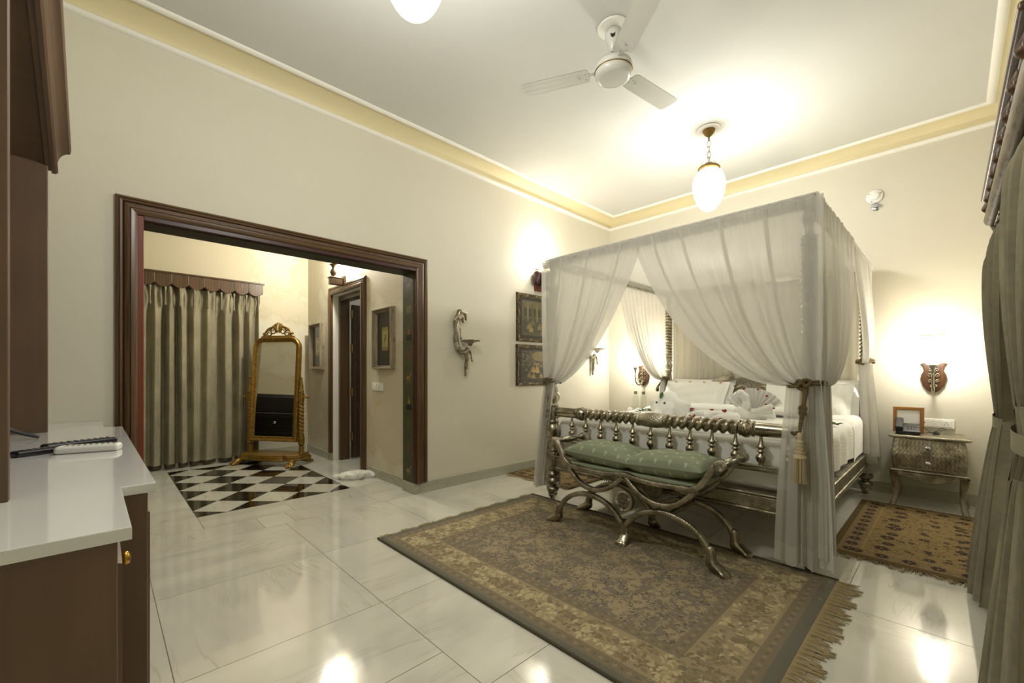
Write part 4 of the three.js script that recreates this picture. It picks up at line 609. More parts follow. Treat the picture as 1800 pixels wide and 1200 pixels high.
tieback('rope tieback on the window-side curtain at the back bed post', UBp, VRp, 1.215, 0.062, 0.075, 0.012, 0.11, null);

// ---------- bedding ----------
function pillowGeo(w, h, th, o = {}) {
  const n = o.n ?? 40, fl = o.flange ?? 0, side = (sg) => grid(n, n, (s, t) => { const a = s * 2 - 1, b = t * 2 - 1, A = Math.min(1, Math.abs(a) * (1 + fl / w * 2)), B = Math.min(1, Math.abs(b) * (1 + fl / h * 2)); const e = o.e ?? 2.6; const k = Math.pow(Math.max(0, 1 - Math.pow(A, e)), 0.5) * Math.pow(Math.max(0, 1 - Math.pow(B, e)), 0.5);
    const pin = 1 - (o.pinch ?? 0.05) * (1 - Math.abs(a) * Math.abs(b)); const wr = (o.wr ?? 0.006) * k * (Math.sin(a * 9 + b * 5 + (o.seed ?? 0)) * 0.5 + Math.sin(a * 4 - b * 11 + 2 * (o.seed ?? 0)) * 0.5);
    const drop = (o.drop ?? 0) * (1 - (1 - a * a)); return [a * w / 2 * pin * (o.oneSide ? 1 : 1), b * h / 2 * pin, sg * ((fl ? 0.0022 : 0) + th / 2 * k) + wr + drop, a * w / 2, b * h / 2]; });
  return merge([side(1), side(-1)]);
}
{
  const m = thing('mattress', 'thick white mattress with quilted side on the bed frame', 'mattress', BU + 0.07, BV, 0.385);
  part(m, 'core', new RoundedBoxGeometry(1.83, 0.27, 2.08, 5, 0.05).translate(0, 0.14, -1.04), M.linen);
  const d = thing('duvet', 'smooth white duvet covering the bed from the foot rail to the pillows', 'duvet', BU + 0.06, BV, 0.5);
  const W = 0.945, L = 1.55;
  part(d, 'cover', grid(90, 60, (s, t) => { const a = (s - 0.5) * 2.48, z = -t * L; const over = Math.max(0, Math.abs(a) - W + 0.06); const x = Math.sign(a) * Math.min(Math.abs(a), W - 0.06) + Math.sign(a) * 0.06 * Math.sin(Math.min(1.571, over / 0.06 * 1.0)); const dn = over < 0.094 ? 0.06 * (1 - Math.cos(Math.min(1.571, over / 0.06))) : 0.06 + (over - 0.094);
    const ed = Math.max(0, 0.05 - t * L) / 0.05, y = 0.212 - dn - 0.09 * ed * ed + 0.004 * Math.sin(x * 9 + z * 4) + 0.003 * Math.sin(x * 3 - z * 13); return [x + (over > 0.1 ? Math.sign(a) * 0.008 * Math.sin(z * 21) : 0), Math.max(y, -0.07), z, s * 2.48, t * L]; }), M.pillow);
  part(d, 'foot_edge', new RoundedBoxGeometry(1.86, 0.19, 0.1, 5, 0.045).translate(0, 0.105, -0.045), M.pillow);
  const f = thing('top_sheet', 'white sheet folded back in a wide band across the bed before the pillows', 'sheet', BU + 1.5, BV, 0.5);
  part(f, 'band', grid(80, 20, (s, t) => { const a = (s - 0.5) * 2.5, W2 = 0.955, over = Math.max(0, Math.abs(a) - W2 + 0.07), x = Math.sign(a) * Math.min(Math.abs(a), W2 - 0.07) + Math.sign(a) * 0.07 * Math.sin(Math.min(1.571, over / 0.07)), dn = over < 0.11 ? 0.07 * (1 - Math.cos(Math.min(1.571, over / 0.07))) : 0.07 + (over - 0.11); const e = Math.pow(Math.abs(t * 2 - 1), 6); return [x, 0.236 - dn - 0.03 * e + 0.004 * Math.sin(x * 7), -(t * 0.62), s * 2.5, t * 0.62]; }), M.linen);
  const r = thing('rolled_blanket', 'long white rolled blanket lying across the bed before the pillows', 'blanket', BU + 1.52, BV, 0.735);
  part(r, 'roll', grid(24, 60, (s, t) => { const a = s * 6.283, R = 0.045 * (1 + 0.06 * Math.sin(t * 40)) * Math.sqrt(Math.max(0.02, 1 - Math.pow(Math.abs(t * 2 - 1), 10))); return [(t - 0.5) * 1.56, 0.03 + R * Math.sin(a) * 0.85, R * 1.5 * Math.cos(a), s * 0.3, t * 1.6]; }, true), M.pillow);
}
function pillow(label, u, v, y, w, h, th, tilt, sd) {
  const t = thing('pillow', label, 'pillow', u, v, y, 0); const g = pillowGeo(w, h, th, { flange: 0.03, wr: 0.007, seed: sd, pinch: 0.035 }); g.translate(0, h / 2, 0); g.rotateX(-tilt); part(t, 'pillowcase', g, M.pillow); return t;
}
pillow('white pillow leaning on the headboard at the far side of the bed, front one', 4.74, 2.075, 0.655, 0.72, 0.45, 0.17, 0.66, 1);
pillow('white pillow tucked behind the front pillow at the far side of the bed', 4.86, 2.045, 0.66, 0.72, 0.46, 0.16, 0.62, 2);
pillow('white pillow leaning on the headboard at the window side of the bed, front one', 4.74, 0.99, 0.655, 0.72, 0.44, 0.17, 0.62, 3);
pillow('white pillow tucked behind the front pillow at the window side of the bed', 4.86, 0.955, 0.66, 0.74, 0.46, 0.16, 0.6, 4);
// small flowers in a row on the pillow tops
const flower = (label, u, v, y) => { const t = thing('marigold', label, 'flower', u, v, y, 0, 'marigold heads on the pillows'); for (let k = 0; k < 6; k++) part(t, 'petal', new THREE.SphereGeometry(0.008, 8, 6).scale(1, 0.7, 0.7).translate(0.008, 0.003, 0).rotateY(k * 1.047), M.marigold); part(t, 'flower_centre', new THREE.SphereGeometry(0.006, 8, 6).translate(0, 0.006, 0), std({ color: 0x4a2410, roughness: 0.8 })); return t; };
[[2.31, 'leftmost'], [2.14, 'second from the left'], [1.98, 'third from the left'], [1.8, 'rightmost']].forEach(([v, w]) => flower(`${w} of the four tiny marigold heads on the far pillows`, 4.965, v, 1.0));
[[1.1, 0.99, 'left'], [0.76, 0.985, 'right']].forEach(([v, y, w]) => flower(`${w} one of two tiny marigold heads on the window-side pillows`, 4.965, v, y).userData.group = 'marigold heads on the window-side pillows');
{ // towel elephant
  const t = thing('towel_elephant', 'white towel folded into an elephant head with dark eyes and a green leaf', 'towel', 3.83, 1.86, 0.715, -0.25); t.scale.setScalar(1.22);
  part(t, 'towel_head', skin([[[0, 0.07, 0], [0, 0.1, -0.01], 0.092, 0.085], [[0, 0.02, -0.03], [0, 0.0, -0.05], 0.1, 0.09], [[-0.05, 0.05, 0.06], [-0.06, -0.01, 0.07], 0.035, 0.03], [[0.05, 0.05, 0.06], [0.06, -0.01, 0.07], 0.035, 0.03], [[0, 0.045, 0.08], [0, 0.0, 0.13], 0.034, 0.026], [[0, 0.0, 0.13], [0.02, -0.005, 0.17], 0.026, 0.02]], 0.03, 52), M.terry);
  for (const q of [-1, 1]) part(t, 'ear', skin(Array.from({ length: 6 }, (_, i) => { const a = 0.05 - i * 0.26; return [[q * 0.05, 0.105, -0.005], [q * (0.05 + 0.125 * Math.cos(a)), 0.09 + 0.115 * Math.sin(a), 0.015 - 0.03 * Math.cos(a)], 0.024, 0.012]; }), 0.035, 56), M.terry);
  for (const q of [-1, 1]) part(t, 'eye', new THREE.SphereGeometry(0.009, 10, 8).scale(1, 1, 0.6).translate(q * 0.037, 0.098, 0.082), M.dark);
  part(t, 'leaf', extrude([[0, 0], [0.014, 0.016], [0.016, 0.036], [0.004, 0.056], [-0.012, 0.05], [-0.017, 0.03], [-0.01, 0.012]], 0.004, 0.001).rotateX(-0.5).translate(0.0, 0.128, 0.086), M.leafGreen);
}
{ // towel swan
  const t = thing('towel_swan', 'white towel folded into a swan with fanned tail and red petals', 'towel', 4.12, 1.25, 0.712, 0.1);
  part(t, 'body', skin([[[0.02, 0.03, 0], [0.1, 0.03, -0.02], 0.062, 0.045], [[-0.04, 0.03, 0.06], [-0.06, 0.07, 0.07], 0.046, 0.036], [[-0.03, 0.02, 0.02], [-0.04, 0.03, 0.06], 0.05, 0.046]], 0.03, 40), M.terry);
  part(t, 'neck', skin([[[-0.04, 0.05, 0.05], [-0.015, 0.12, 0.05], 0.034, 0.03], [[-0.015, 0.12, 0.05], [-0.02, 0.19, 0.05], 0.03, 0.027], [[-0.02, 0.19, 0.05], [-0.06, 0.225, 0.055], 0.027, 0.026], [[-0.06, 0.225, 0.055], [-0.1, 0.205, 0.06], 0.026, 0.02], [[-0.1, 0.205, 0.06], [-0.135, 0.18, 0.065], 0.014, 0.004]], 0.018, 52), M.terry);
  part(t, 'eye', new THREE.SphereGeometry(0.004, 8, 6).translate(-0.085, 0.222, 0.078), M.dark);
  part(t, 'tail_fan', grid(90, 10, (s, k) => { const a = 0.55 + s * 2.0, r = 0.03 + k * 0.235; return [0.02 + r * Math.cos(a), r * Math.sin(a), -0.035 + k * 0.011 * Math.sin(s * 75), s * 0.6, k * 0.25]; }), M.terry);
  for (let i = 0; i < 3; i++) part(t, 'wing_fold', skin([[[0.03, 0.06 - i * 0.01, 0.05 - i * 0.01], [0.16 + 0.01 * i, 0.11 - i * 0.04, 0.02], 0.018, 0.024]], 0.01, 28), M.terry);
  for (const [x, y, z] of [[-0.05, 0.255, -0.02], [0.06, 0.255, -0.02], [0.13, 0.2, -0.01], [0.13, 0.13, 0.02], [0.19, 0.1, 0.04]]) part(t, 'red_petal', new THREE.SphereGeometry(0.011, 8, 6).scale(1, 0.7, 0.35).translate(x, y, z), M.red);
  const h = thing('towel_heart', 'white rolled towel laid in a curve in front of the swan, with petals', 'towel', 3.93, 1.52, 0.716);
  part(h, 'rolled_towel', tube(smooth([[-0.17, 0.0, 0.05], [-0.13, 0.02, -0.05], [-0.03, 0.025, -0.04], [0.0, 0.02, 0.03], [0.05, 0.025, -0.03], [0.16, 0.025, -0.03], [0.24, 0.02, 0.06], [0.17, 0.02, 0.14], [0.08, 0.015, 0.15]], 4), (s) => 0.034 * Math.sqrt(Math.max(0.08, 1 - Math.pow(Math.abs(2 * s - 1), 6))), 12, 70), M.terry);
}
{ // rose petals and green stems scattered on the bed
  const pg = (i) => grid(8, 8, (s, k) => { const a = (s - 0.5) * 2, b = (k - 0.5) * 2, r = Math.sqrt(a * a + b * b), m = Math.max(Math.abs(a), Math.abs(b)) || 1, f = m / (r || 1); return [a * f * 0.026, 0.012 * r * r + 0.004 * Math.sin(a * 3 + i), b * f * 0.02]; });
  const spots = [[3.8, 1.64, 0.775, 'nearest the elephant towel'], [4.0, 1.7, 0.765, 'behind the one nearest the elephant towel'], [3.84, 1.47, 0.78, 'in the middle of the curved towel'], [3.84, 1.36, 0.775, 'at the right end of the curved towel'], [3.66, 1.33, 0.72, 'in front of the right end of the curved towel'], [3.72, 1.58, 0.722, 'in front of the left end of the curved towel'], [3.6, 1.48, 0.72, 'closest to the foot rail']];
  spots.forEach(([u, v, y, w], i) => { const m = single('rose_petal', pg(i), M.red, `red rose petal on the bed, ${w}`, 'petal', 'red petals on the bed'); m.position.copy(P(u, v, y)); m.rotation.set(rr(-0.3, 0.3), rr(0, 6), rr(-0.3, 0.3)); });
  const stem = (label, u0, v0, u1, v1, leaves, fl) => { const um = (u0 + u1) / 2, vm = (v0 + v1) / 2, t = thing('flower_stem', label, 'flower stem', um, vm, 0.716);
    const A = P(u0 - um, v0 - vm), B = P(u1 - um, v1 - vm); part(t, 'stalk', tube([[A.x, 0.005, A.z], [(A.x * 0.4 + B.x * 0.6) + 0.01, 0.012, (A.z * 0.4 + B.z * 0.6)], [B.x, 0.006, B.z]], 0.0035, 6, 14), M.leafGreen);
    for (let k = 0; k < leaves; k++) { const f = rr(0.2, 1); part(t, 'leaf', extrude([[0, 0], [0.012, 0.012], [0.01, 0.032], [0, 0.045], [-0.01, 0.03], [-0.012, 0.012]], 0.003, 0.0008).rotateX(-1.2).rotateY(rr(0, 6)).translate(A.x + (B.x - A.x) * f, 0.008, A.z + (B.z - A.z) * f), M.leafGreen); }
    if (fl) part(t, 'bloom', new THREE.SphereGeometry(0.012, 10, 8).translate(B.x, 0.01, B.z), M.marigold); };
  stem('upper of two thin green flower stems at the far foot corner of the bed', 3.06, 2.39, 3.0, 1.97, 2, true);
  stem('lower of two thin green flower stems at the far foot corner of the bed', 3.0, 2.3, 2.98, 1.9, 2, true);
  stem('leafy green sprig on the far side of the bed before the elephant towel', 3.9, 2.24, 4.1, 2.16, 14, true);
  stem('green stem with small leaves at the window-side foot corner of the bed', 3.02, 0.98, 3.0, 0.66, 6, false);
  stem('green leafy sprig by the tassel on the window side of the bed', 3.95, 0.71, 4.0, 0.6, 12, false);
}
// ---------- bench ----------
const GREEN = '#7f876e';
T.damask = canvasTex(256, 256, (x, w, h) => { x.fillStyle = GREEN; x.fillRect(0, 0, w, h); for (let i = 0; i < 3000; i++) { x.fillStyle = `rgba(${90 + 40 * rnd() | 0},${105 + 40 * rnd() | 0},${80 + 30 * rnd() | 0},0.12)`; x.fillRect(rnd() * w, rnd() * h, 1 + 3 * rnd(), 1); }
  for (const [cx, cy] of [[64, 64], [192, 192]]) { x.fillStyle = '#a3aa8a'; for (let k = 0; k < 5; k++) { const a = k * 1.257 - 1.57; x.beginPath(); x.ellipse(cx + Math.cos(a) * 15, cy + Math.sin(a) * 15, 15, 11, a, 0, 7); x.fill(); } x.beginPath(); x.moveTo(cx - 5, cy + 8); x.lineTo(cx + 5, cy + 8); x.lineTo(cx + 12, cy + 36); x.lineTo(cx - 12, cy + 36); x.fill(); }
  x.fillStyle = '#969e7e'; for (const [cx, cy] of [[192, 64], [64, 192]]) { x.beginPath(); x.arc(cx, cy, 4, 0, 7); x.fill(); } }, 0.1);
M.green = phys({ map: T.damask, roughness: 0.8, sheen: 0.3, sheenColor: new THREE.Color(0xaab090) });
M.greenPlain = phys({ color: new THREE.Color(GREEN), roughness: 0.6 });
{
  const t = thing('bench', 'silver bench with curved scrolled arms and lion paw feet at the foot of the bed', 'bench', 2.625, 1.481);
  const paw = skin([[[0, 0.12, -0.01], [0, 0.05, 0], 0.02, 0.024], [[0, 0.05, 0], [0, 0.028, 0.03], 0.027, 0.026], ...[-1, 0, 1].map((k) => [[k * 0.012, 0.05, 0.012], [k * 0.018, 0.02, 0.062 - Math.abs(k) * 0.006], 0.013, 0.0125]), ...[-1, 0, 1].map((k) => [[k * 0.018, 0.02, 0.062 - Math.abs(k) * 0.006], [k * 0.019, 0.01, 0.072 - Math.abs(k) * 0.006], 0.0125, 0.009])], 0.008, 46);
  for (const z of [0.185, -0.185]) {
    const f = part(t, 'seat_rail', band(smooth([[-0.47, 0.448], [-0.36, 0.442], [-0.2, 0.436], [-0.08, 0.444], [0, 0.456], [0.08, 0.444], [0.2, 0.436], [0.36, 0.442], [0.47, 0.448]], 3), 0.017, 0.02, z, 60), M.silverLeaf);
    for (const q of [-1, 1]) {
      part(t, 'arm', band(smooth([[q * 0.44, 0.445], [q * 0.485, 0.475], [q * 0.53, 0.54], [q * 0.565, 0.592], [q * 0.59, 0.61]], 4), 0.018, 0.02, z, 40), M.silverLeaf);
      part(t, 'scroll_boss', rot(lathe([[0.001, 0.03], [0.02, 0.029], [0.028, 0.024], [0.031, 0.018], [0.031, -0.018], [0.02, -0.022]], 22), Math.PI / 2).translate(q * 0.592, 0.603, z), M.silverFine);
      part(t, 'swag', band(smooth([[q * 0.46, 0.436], [q * 0.41, 0.385], [q * 0.34, 0.333], [q * 0.24, 0.312], [q * 0.14, 0.335], [q * 0.06, 0.39], [q * 0.008, 0.44]], 4), 0.0165, 0.019, z, 60), M.silverLeaf);
      part(t, 'leg', band(smooth([[q * 0.545, 0.09], [q * 0.51, 0.16], [q * 0.44, 0.225], [q * 0.34, 0.263], [q * 0.25, 0.268], [q * 0.15, 0.245], [q * 0.07, 0.195], [q * 0.012, 0.13]], 4), 0.0165, 0.019, z, 60), M.silverLeaf);
      const p = part(t, 'paw_foot', paw, M.silver); p.position.set(q * 0.552, 0, z); p.scale.set(1.2, 1.1, 1.25); p.rotation.y = q * Math.PI / 2 - q * 0.15;
    }
    part(t, 'centre_leg', band([[0, 0.15], [0, 0.1], [0, 0.05]], 0.019, 0.02, z, 12), M.silver);
    const cp = part(t, 'paw_foot', paw, M.silver); cp.position.set(0, 0, z); cp.scale.set(1.2, 1.1, 0.85); cp.rotation.y = z > 0 ? 0 : Math.PI;
    part(t, 'medallion', merge([rot(lathe([[0.001, 0.012], [0.05, 0.012], [0.054, 0.02], [0.062, 0.022], [0.068, 0.016], [0.07, -0.01], [0.001, -0.012]], 36), Math.PI / 2), ...Array.from({ length: 8 }, (_, i) => new THREE.SphereGeometry(0.017, 10, 8).scale(1, 0.7, 0.5).translate(0.03, 0, 0.012).rotateZ(i * 0.785)), new THREE.SphereGeometry(0.014, 10, 8).scale(1, 1, 0.7).translate(0, 0, 0.014)].map((g) => (z > 0 ? g : g.rotateY(Math.PI)))).translate(0, 0.288, z + Math.sign(z) * 0.004), M.silverFine);
  }
  for (const q of [-1, 1]) part(t, 'handle_bar', rot(lathe(smooth([[0.02, -0.17], [0.026, -0.15], [0.016, -0.12], [0.014, -0.09], [0.024, -0.05], [0.027, 0], [0.024, 0.05], [0.014, 0.09], [0.016, 0.12], [0.026, 0.15], [0.02, 0.17]], 3).map(([r, y]) => [r, y]), 22), Math.PI / 2).translate(q * 0.592, 0.603, 0), M.silver);
  for (const x of [-0.3, 0.3]) part(t, 'cross_bar', rot(lathe([[0.012, -0.18], [0.018, -0.04], [0.022, 0], [0.018, 0.04], [0.012, 0.18]], 16), Math.PI / 2).translate(x, 0.27, 0), M.silver);
  part(t, 'upholstered_seat', new RoundedBoxGeometry(0.94, 0.03, 0.35, 4, 0.013).translate(0, 0.457, 0), M.greenPlain, 'green upholstered seat');
}
for (const [v, label, sd, tz] of [[1.715, 'green patterned bench cushion at the far end of the silver bench', 3, 0.03], [1.245, 'green patterned bench cushion at the window end of the silver bench', 8, -0.03]]) {
  const t = thing('bench_cushion', label, 'cushion', 2.625, v, 0.538); const g = pillowGeo(0.53, 0.39, 0.155, { e: 3.2, pinch: 0.06, wr: 0.006, seed: sd, n: 44 }); g.rotateX(-Math.PI / 2); const m = part(t, 'cover', g, M.green); m.rotation.y = tz; m.rotation.z = v > 1.5 ? -0.05 : 0.05;
}

// ================= rugs =================
function palm(x, cx, cy, s, c1, c2, a = 0) { x.save(); x.translate(cx, cy); x.rotate(a); x.fillStyle = c1; for (let k = -3; k <= 3; k++) { x.save(); x.rotate(k * 0.45); x.beginPath(); x.ellipse(0, -s * 0.55, s * 0.17, s * (0.5 - 0.03 * Math.abs(k)), 0, 0, 7); x.fill(); x.restore(); } x.fillStyle = c2; x.beginPath(); x.ellipse(0, -s * 0.3, s * 0.2, s * 0.3, 0, 0, 7); x.fill(); x.fillStyle = c1; x.beginPath(); x.ellipse(0, -s * 0.3, s * 0.09, s * 0.16, 0, 0, 7); x.fill(); x.restore(); }
function rosette(x, cx, cy, s, c1, c2, n = 8) { x.fillStyle = c1; for (let k = 0; k < n; k++) { const a = k / n * 6.283; x.beginPath(); x.ellipse(cx + Math.cos(a) * s * 0.6, cy + Math.sin(a) * s * 0.6, s * 0.4, s * 0.24, a, 0, 7); x.fill(); } x.fillStyle = c2; x.beginPath(); x.arc(cx, cy, s * 0.3, 0, 7); x.fill(); }
function weaveOver(x, w, h, n, c) { for (let i = 0; i < n; i++) { x.fillStyle = `rgba(${c[0]},${c[1]},${c[2]},${0.05 + 0.12 * rnd()})`; x.fillRect(rnd() * w, rnd() * h, 1 + rnd() * 7, 1); x.fillStyle = `rgba(205,190,150,${0.02 + 0.07 * rnd()})`; x.fillRect(rnd() * w, rnd() * h, 1 + rnd() * 5, 1); } }
T.rug = canvasTex(1536, 1016, (x, w, h) => {
  const BG = '#6c6353', TAN = '#8f8163', TAN2 = '#7f7156', BR = '#5f5442';
  x.fillStyle = '#615d50'; x.fillRect(0, 0, w, h);
  x.fillStyle = '#716650'; x.fillRect(44, 24, w - 88, h - 48);
  x.fillStyle = '#8b7d5e'; x.fillRect(84, 62, w - 168, h - 124);
  x.fillStyle = '#716650'; x.fillRect(216, 186, w - 432, h - 372);
  x.fillStyle = BG; x.fillRect(252, 222, w - 504, h - 444);
  for (let i = 0; i < 70; i++) for (const yy of [43, h - 43, 204, h - 204]) rosette(x, 60 + i * 21, yy, 7, i % 2 ? TAN : BR, '#6a6350', 5);
  for (let i = 0; i < 46; i++) for (const xx of [64, w - 64, 234, w - 234]) rosette(x, xx, 40 + i * 21, 7, i % 2 ? TAN : BR, '#6a6350', 5);
  // main border: scrolling leaves and flowers
  const bd = (px, py, a) => { palm(x, px, py, 34, '#73674d', '#877a5c', a); for (let k = 0; k < 7; k++) { x.fillStyle = k % 2 ? '#766a50' : '#9b8d6b'; x.beginPath(); x.ellipse(px + rr(-62, 62), py + rr(-46, 46), rr(6, 14), rr(4, 9), rr(0, 3), 0, 7); x.fill(); } };
  for (let i = 0; i < 13; i++) { bd(150 + i * 103, 124, i % 2 ? 0 : Math.PI); bd(150 + i * 103, h - 124, i % 2 ? Math.PI : 0); }
  for (let i = 0; i < 7; i++) { bd(150, 170 + i * 112, i % 2 ? 1.57 : -1.57); bd(w - 150, 170 + i * 112, i % 2 ? -1.57 : 1.57); }
  for (let i = 0; i < 2600; i++) { const along = rnd() < 0.6, far = rnd() < 0.5, px = along ? rr(90, w - 90) : far ? rr(92, 208) : w - rr(92, 208), py = along ? (far ? rr(70, 178) : h - rr(70, 178)) : rr(70, h - 70), g = fbm(px / w, py / h, 36, 24, 2, 301) > 0.5; x.fillStyle = g ? ['#75694c', '#7d7154', '#6d6247'][i % 3] : ['#a39670', '#998b66', '#ab9d78'][i % 3]; x.beginPath(); x.ellipse(px, py, rr(4, 13), rr(2.5, 7), rr(0, 3), 0, 7); x.fill(); }
  // field, drawn once and mirrored to all four quarters
  const items = []; for (let i = 0; i < 30; i++) items.push([rr(10, 500), rr(8, 278), rr(14, 34), rr(0, 6.28), rnd() * 0.62]);
  const dots = []; for (let i = 0; i < 2100; i++) { const a = rr(0, 515), b = rr(0, 285); if (fbm(a / 515, b / 285, 34, 20, 2, 311) > 0.47) dots.push([a, b, rr(3, 10), rr(2, 5), rr(0, 3), rnd()]); };
  const vines = []; for (let i = 0; i < 34; i++) vines.push([rr(0, 500), rr(0, 280), rr(0, 6.28), rr(-0.06, 0.06)]);
  x.save(); x.beginPath(); x.rect(252, 222, w - 504, h - 444); x.clip();
  for (const [sx, sy] of [[1, 1], [-1, 1], [1, -1], [-1, -1]]) { x.save(); x.translate(w / 2, h / 2); x.scale(sx, sy);
    x.strokeStyle = '#857a5e'; x.lineWidth = 4; for (const [a, b, d, k] of vines) { x.beginPath(); let px = a, py = b, dd = d; for (let i = 0; i < 34; i++) { x.lineTo(px, py); dd += k; px += Math.cos(dd) * 7; py += Math.sin(dd) * 7; } x.stroke(); }
    for (const [a, b, c, d, e, f] of dots) { x.fillStyle = f < 0.75 ? '#877a5e' : '#575042'; x.beginPath(); x.ellipse(a, b, c, d, e, 0, 7); x.fill(); }
    for (const [a, b, s, r, k] of items) (k < 0.6 ? palm(x, a, b, s * 1.25, TAN, k < 0.3 ? BR : TAN2, r) : rosette(x, a, b, s * 0.7, TAN, '#565042'));
    x.restore(); }
  x.restore();
  for (let i = 0; i < 170; i++) { const px = rnd() * w, py = rnd() * h; for (let k = 0; k < 26; k++) { x.fillStyle = `rgba(96,78,46,${0.05 + 0.06 * rnd()})`; x.fillRect(px + rr(-40, 40), py + rr(-24, 24), rr(3, 22), rr(1, 4)); } }
  weaveOver(x, w, h, 26000, [60, 52, 36]);
}, [2.27, 1.5]);
T.rug.offset.set(0.5, 0.5);
T.sideRug = canvasTex(640, 1088, (x, w, h) => {
  const C = '#8a7448', D = '#2c2118', R = '#563420';
  x.fillStyle = '#5d4a26'; x.fillRect(0, 0, w, h); x.fillStyle = '#86704a'; x.fillRect(30, 36, w - 60, h - 72); x.fillStyle = '#9c8250'; x.fillRect(112, 118, w - 224, h - 236); x.fillStyle = C; x.fillRect(120, 126, w - 240, h - 252);
  const mot = (px, py, s, k) => { if (k === 0) { rosette(x, px, py, s, D, C, 9); rosette(x, px, py, s * 0.45, R, '#b39658', 5); } else if (k === 1) { palm(x, px, py + s * 0.4, s * 1.2, D, '#6f5a30', rr(0, 6)); } else { x.strokeStyle = k === 2 ? D : '#6e3a1e'; x.lineWidth = s * 0.2; x.beginPath(); x.arc(px, py, s * 0.8, rr(0, 6), rr(0, 6)); x.stroke(); x.fillStyle = D; x.beginPath(); x.ellipse(px + s * 0.5, py, s * 0.3, s * 0.14, rr(0, 3), 0, 7); x.fill(); } };
  for (let i = 0; i < 9; i++) { mot(w * (0.3 + 0.4 * (i % 2)) + rr(-14, 14), 190 + i * 88 + rr(-14, 14), 30, i % 2); mot(w * (0.7 - 0.4 * (i % 2)) + rr(-20, 20), 190 + i * 88 + rr(-20, 20), 26, (i + 1) % 2); mot(w * 0.5 + rr(-30, 30), 160 + i * 96, 22, i % 3); }
  for (let i = 0; i < 420; i++) mot(rr(134, w - 134), rr(140, h - 140), rr(4, 13), i % 7 === 0 ? 0 : 2 + (i % 2)); for (let i = 0; i < 1100; i++) { x.fillStyle = ['rgba(60,42,24,0.5)', 'rgba(104,82,46,0.6)', 'rgba(160,136,88,0.5)'][i % 3]; x.beginPath(); x.ellipse(rr(40, w - 40), rr(46, h - 46), rr(3, 12), rr(1.5, 5), rr(0, 3), 0, 7); x.fill(); }
  for (let i = 0; i < 12; i++) { mot(72, 80 + i * 86, 26, 0); mot(w - 72, 80 + i * 86, 26, 0); mot(72, 122 + i * 86, 14, 2); mot(w - 72, 122 + i * 86, 14, 3); }
  for (let i = 0; i < 6; i++) { mot(100 + i * 90, 78, 26, 0); mot(100 + i * 90, h - 78, 26, 0); }
  weaveOver(x, w, h, 16000, [70, 50, 24]);
}, [0.86, 1.5]);
T.sideRug.offset.set(0.5, 0.5);
function fringe(w, z, len, n, mat, t, dir) {
  const g = []; for (let i = 0; i < n; i++) { const x = -w / 2 + (i + 0.5) / n * w, k = Math.sin(i * 0.55) * 0.02 + 0.014 * Math.sin(i * 0.17), l = len * (0.8 + 0.2 * rnd()) + 0.015 * Math.sin(i * 0.13); g.push(tube([[x, 0.008, z], [x + k * 0.5 + rr(-0.004, 0.004), 0.006, z + dir * l * 0.5], [x + k + rr(-0.004, 0.004), 0.004, z + dir * l]], 0.0017, 4, 4)); }
  const m = part(t, 'fringe', merge(g), mat, 'loose cotton fringe'); m.userData.kind = 'stuff'; return m;
}
M.fringe = std({ color: new THREE.Color(0x9c8c66), roughness: 1 });
{
  const t = thing('rug', 'large faded floral rug with fringe under the silver bench', 'rug', 2.085, 1.55);
  const g = grid(60, 90, (s, k) => { const a = (s - 0.5) * 2.25, b = (k - 0.5) * 1.5, e = Math.min(0.5 - Math.abs(s - 0.5), 0.5 - Math.abs(k - 0.5)); return [a, (e < 0.001 ? 0.001 : 0.011) + 0.0012 * Math.sin(a * 7) * Math.sin(b * 9), b, a, b]; });
  part(t, 'pile', g, std({ map: T.rug, color: new THREE.Color().setRGB(1.32, 1.33, 1.38), roughness: 1, bumpMap: T.terry, bumpScale: 0.003 }), 'woven pile with floral field and border');
  for (const z of [-0.75, 0.75]) part(t, 'selvedge', rot(lathe([[0.001, -1.125], [0.007, -1.125], [0.007, 1.125], [0.001, 1.125]], 8), 0, 0, Math.PI / 2).translate(0, 0.007, z), std({ color: 0x4d4a3a, roughness: 1 }));
  for (const d of [-1, 1]) { const f = fringe(1.48, 0, d > 0 ? 0.1 : 0.03, 420, M.fringe, t, d); f.rotation.y = Math.PI / 2; f.position.x = d * 1.12; }
  const side = (label, u, v) => { const r = thing('bedside_rug', label, 'rug', u, v); part(r, 'pile', new RoundedBoxGeometry(0.86, 0.011, 1.5, 2, 0.004).translate(0, 0.0056, 0) && muv(new RoundedBoxGeometry(0.86, 0.011, 1.5, 2, 0.004).translate(0, 0.0056, 0)), std({ map: T.sideRug, roughness: 1, bumpMap: T.terry, bumpScale: 0.003 })); fringe(0.84, 0.745, 0.055, 150, M.fringe, r, 1); fringe(0.84, -0.745, 0.04, 150, M.fringe, r, -1); return r; };
  side('golden floral bedside rug on the window side, before the nightstand', 4.03, 0.125); side('golden floral bedside rug on the far side of the bed', 3.965, 2.97);
}
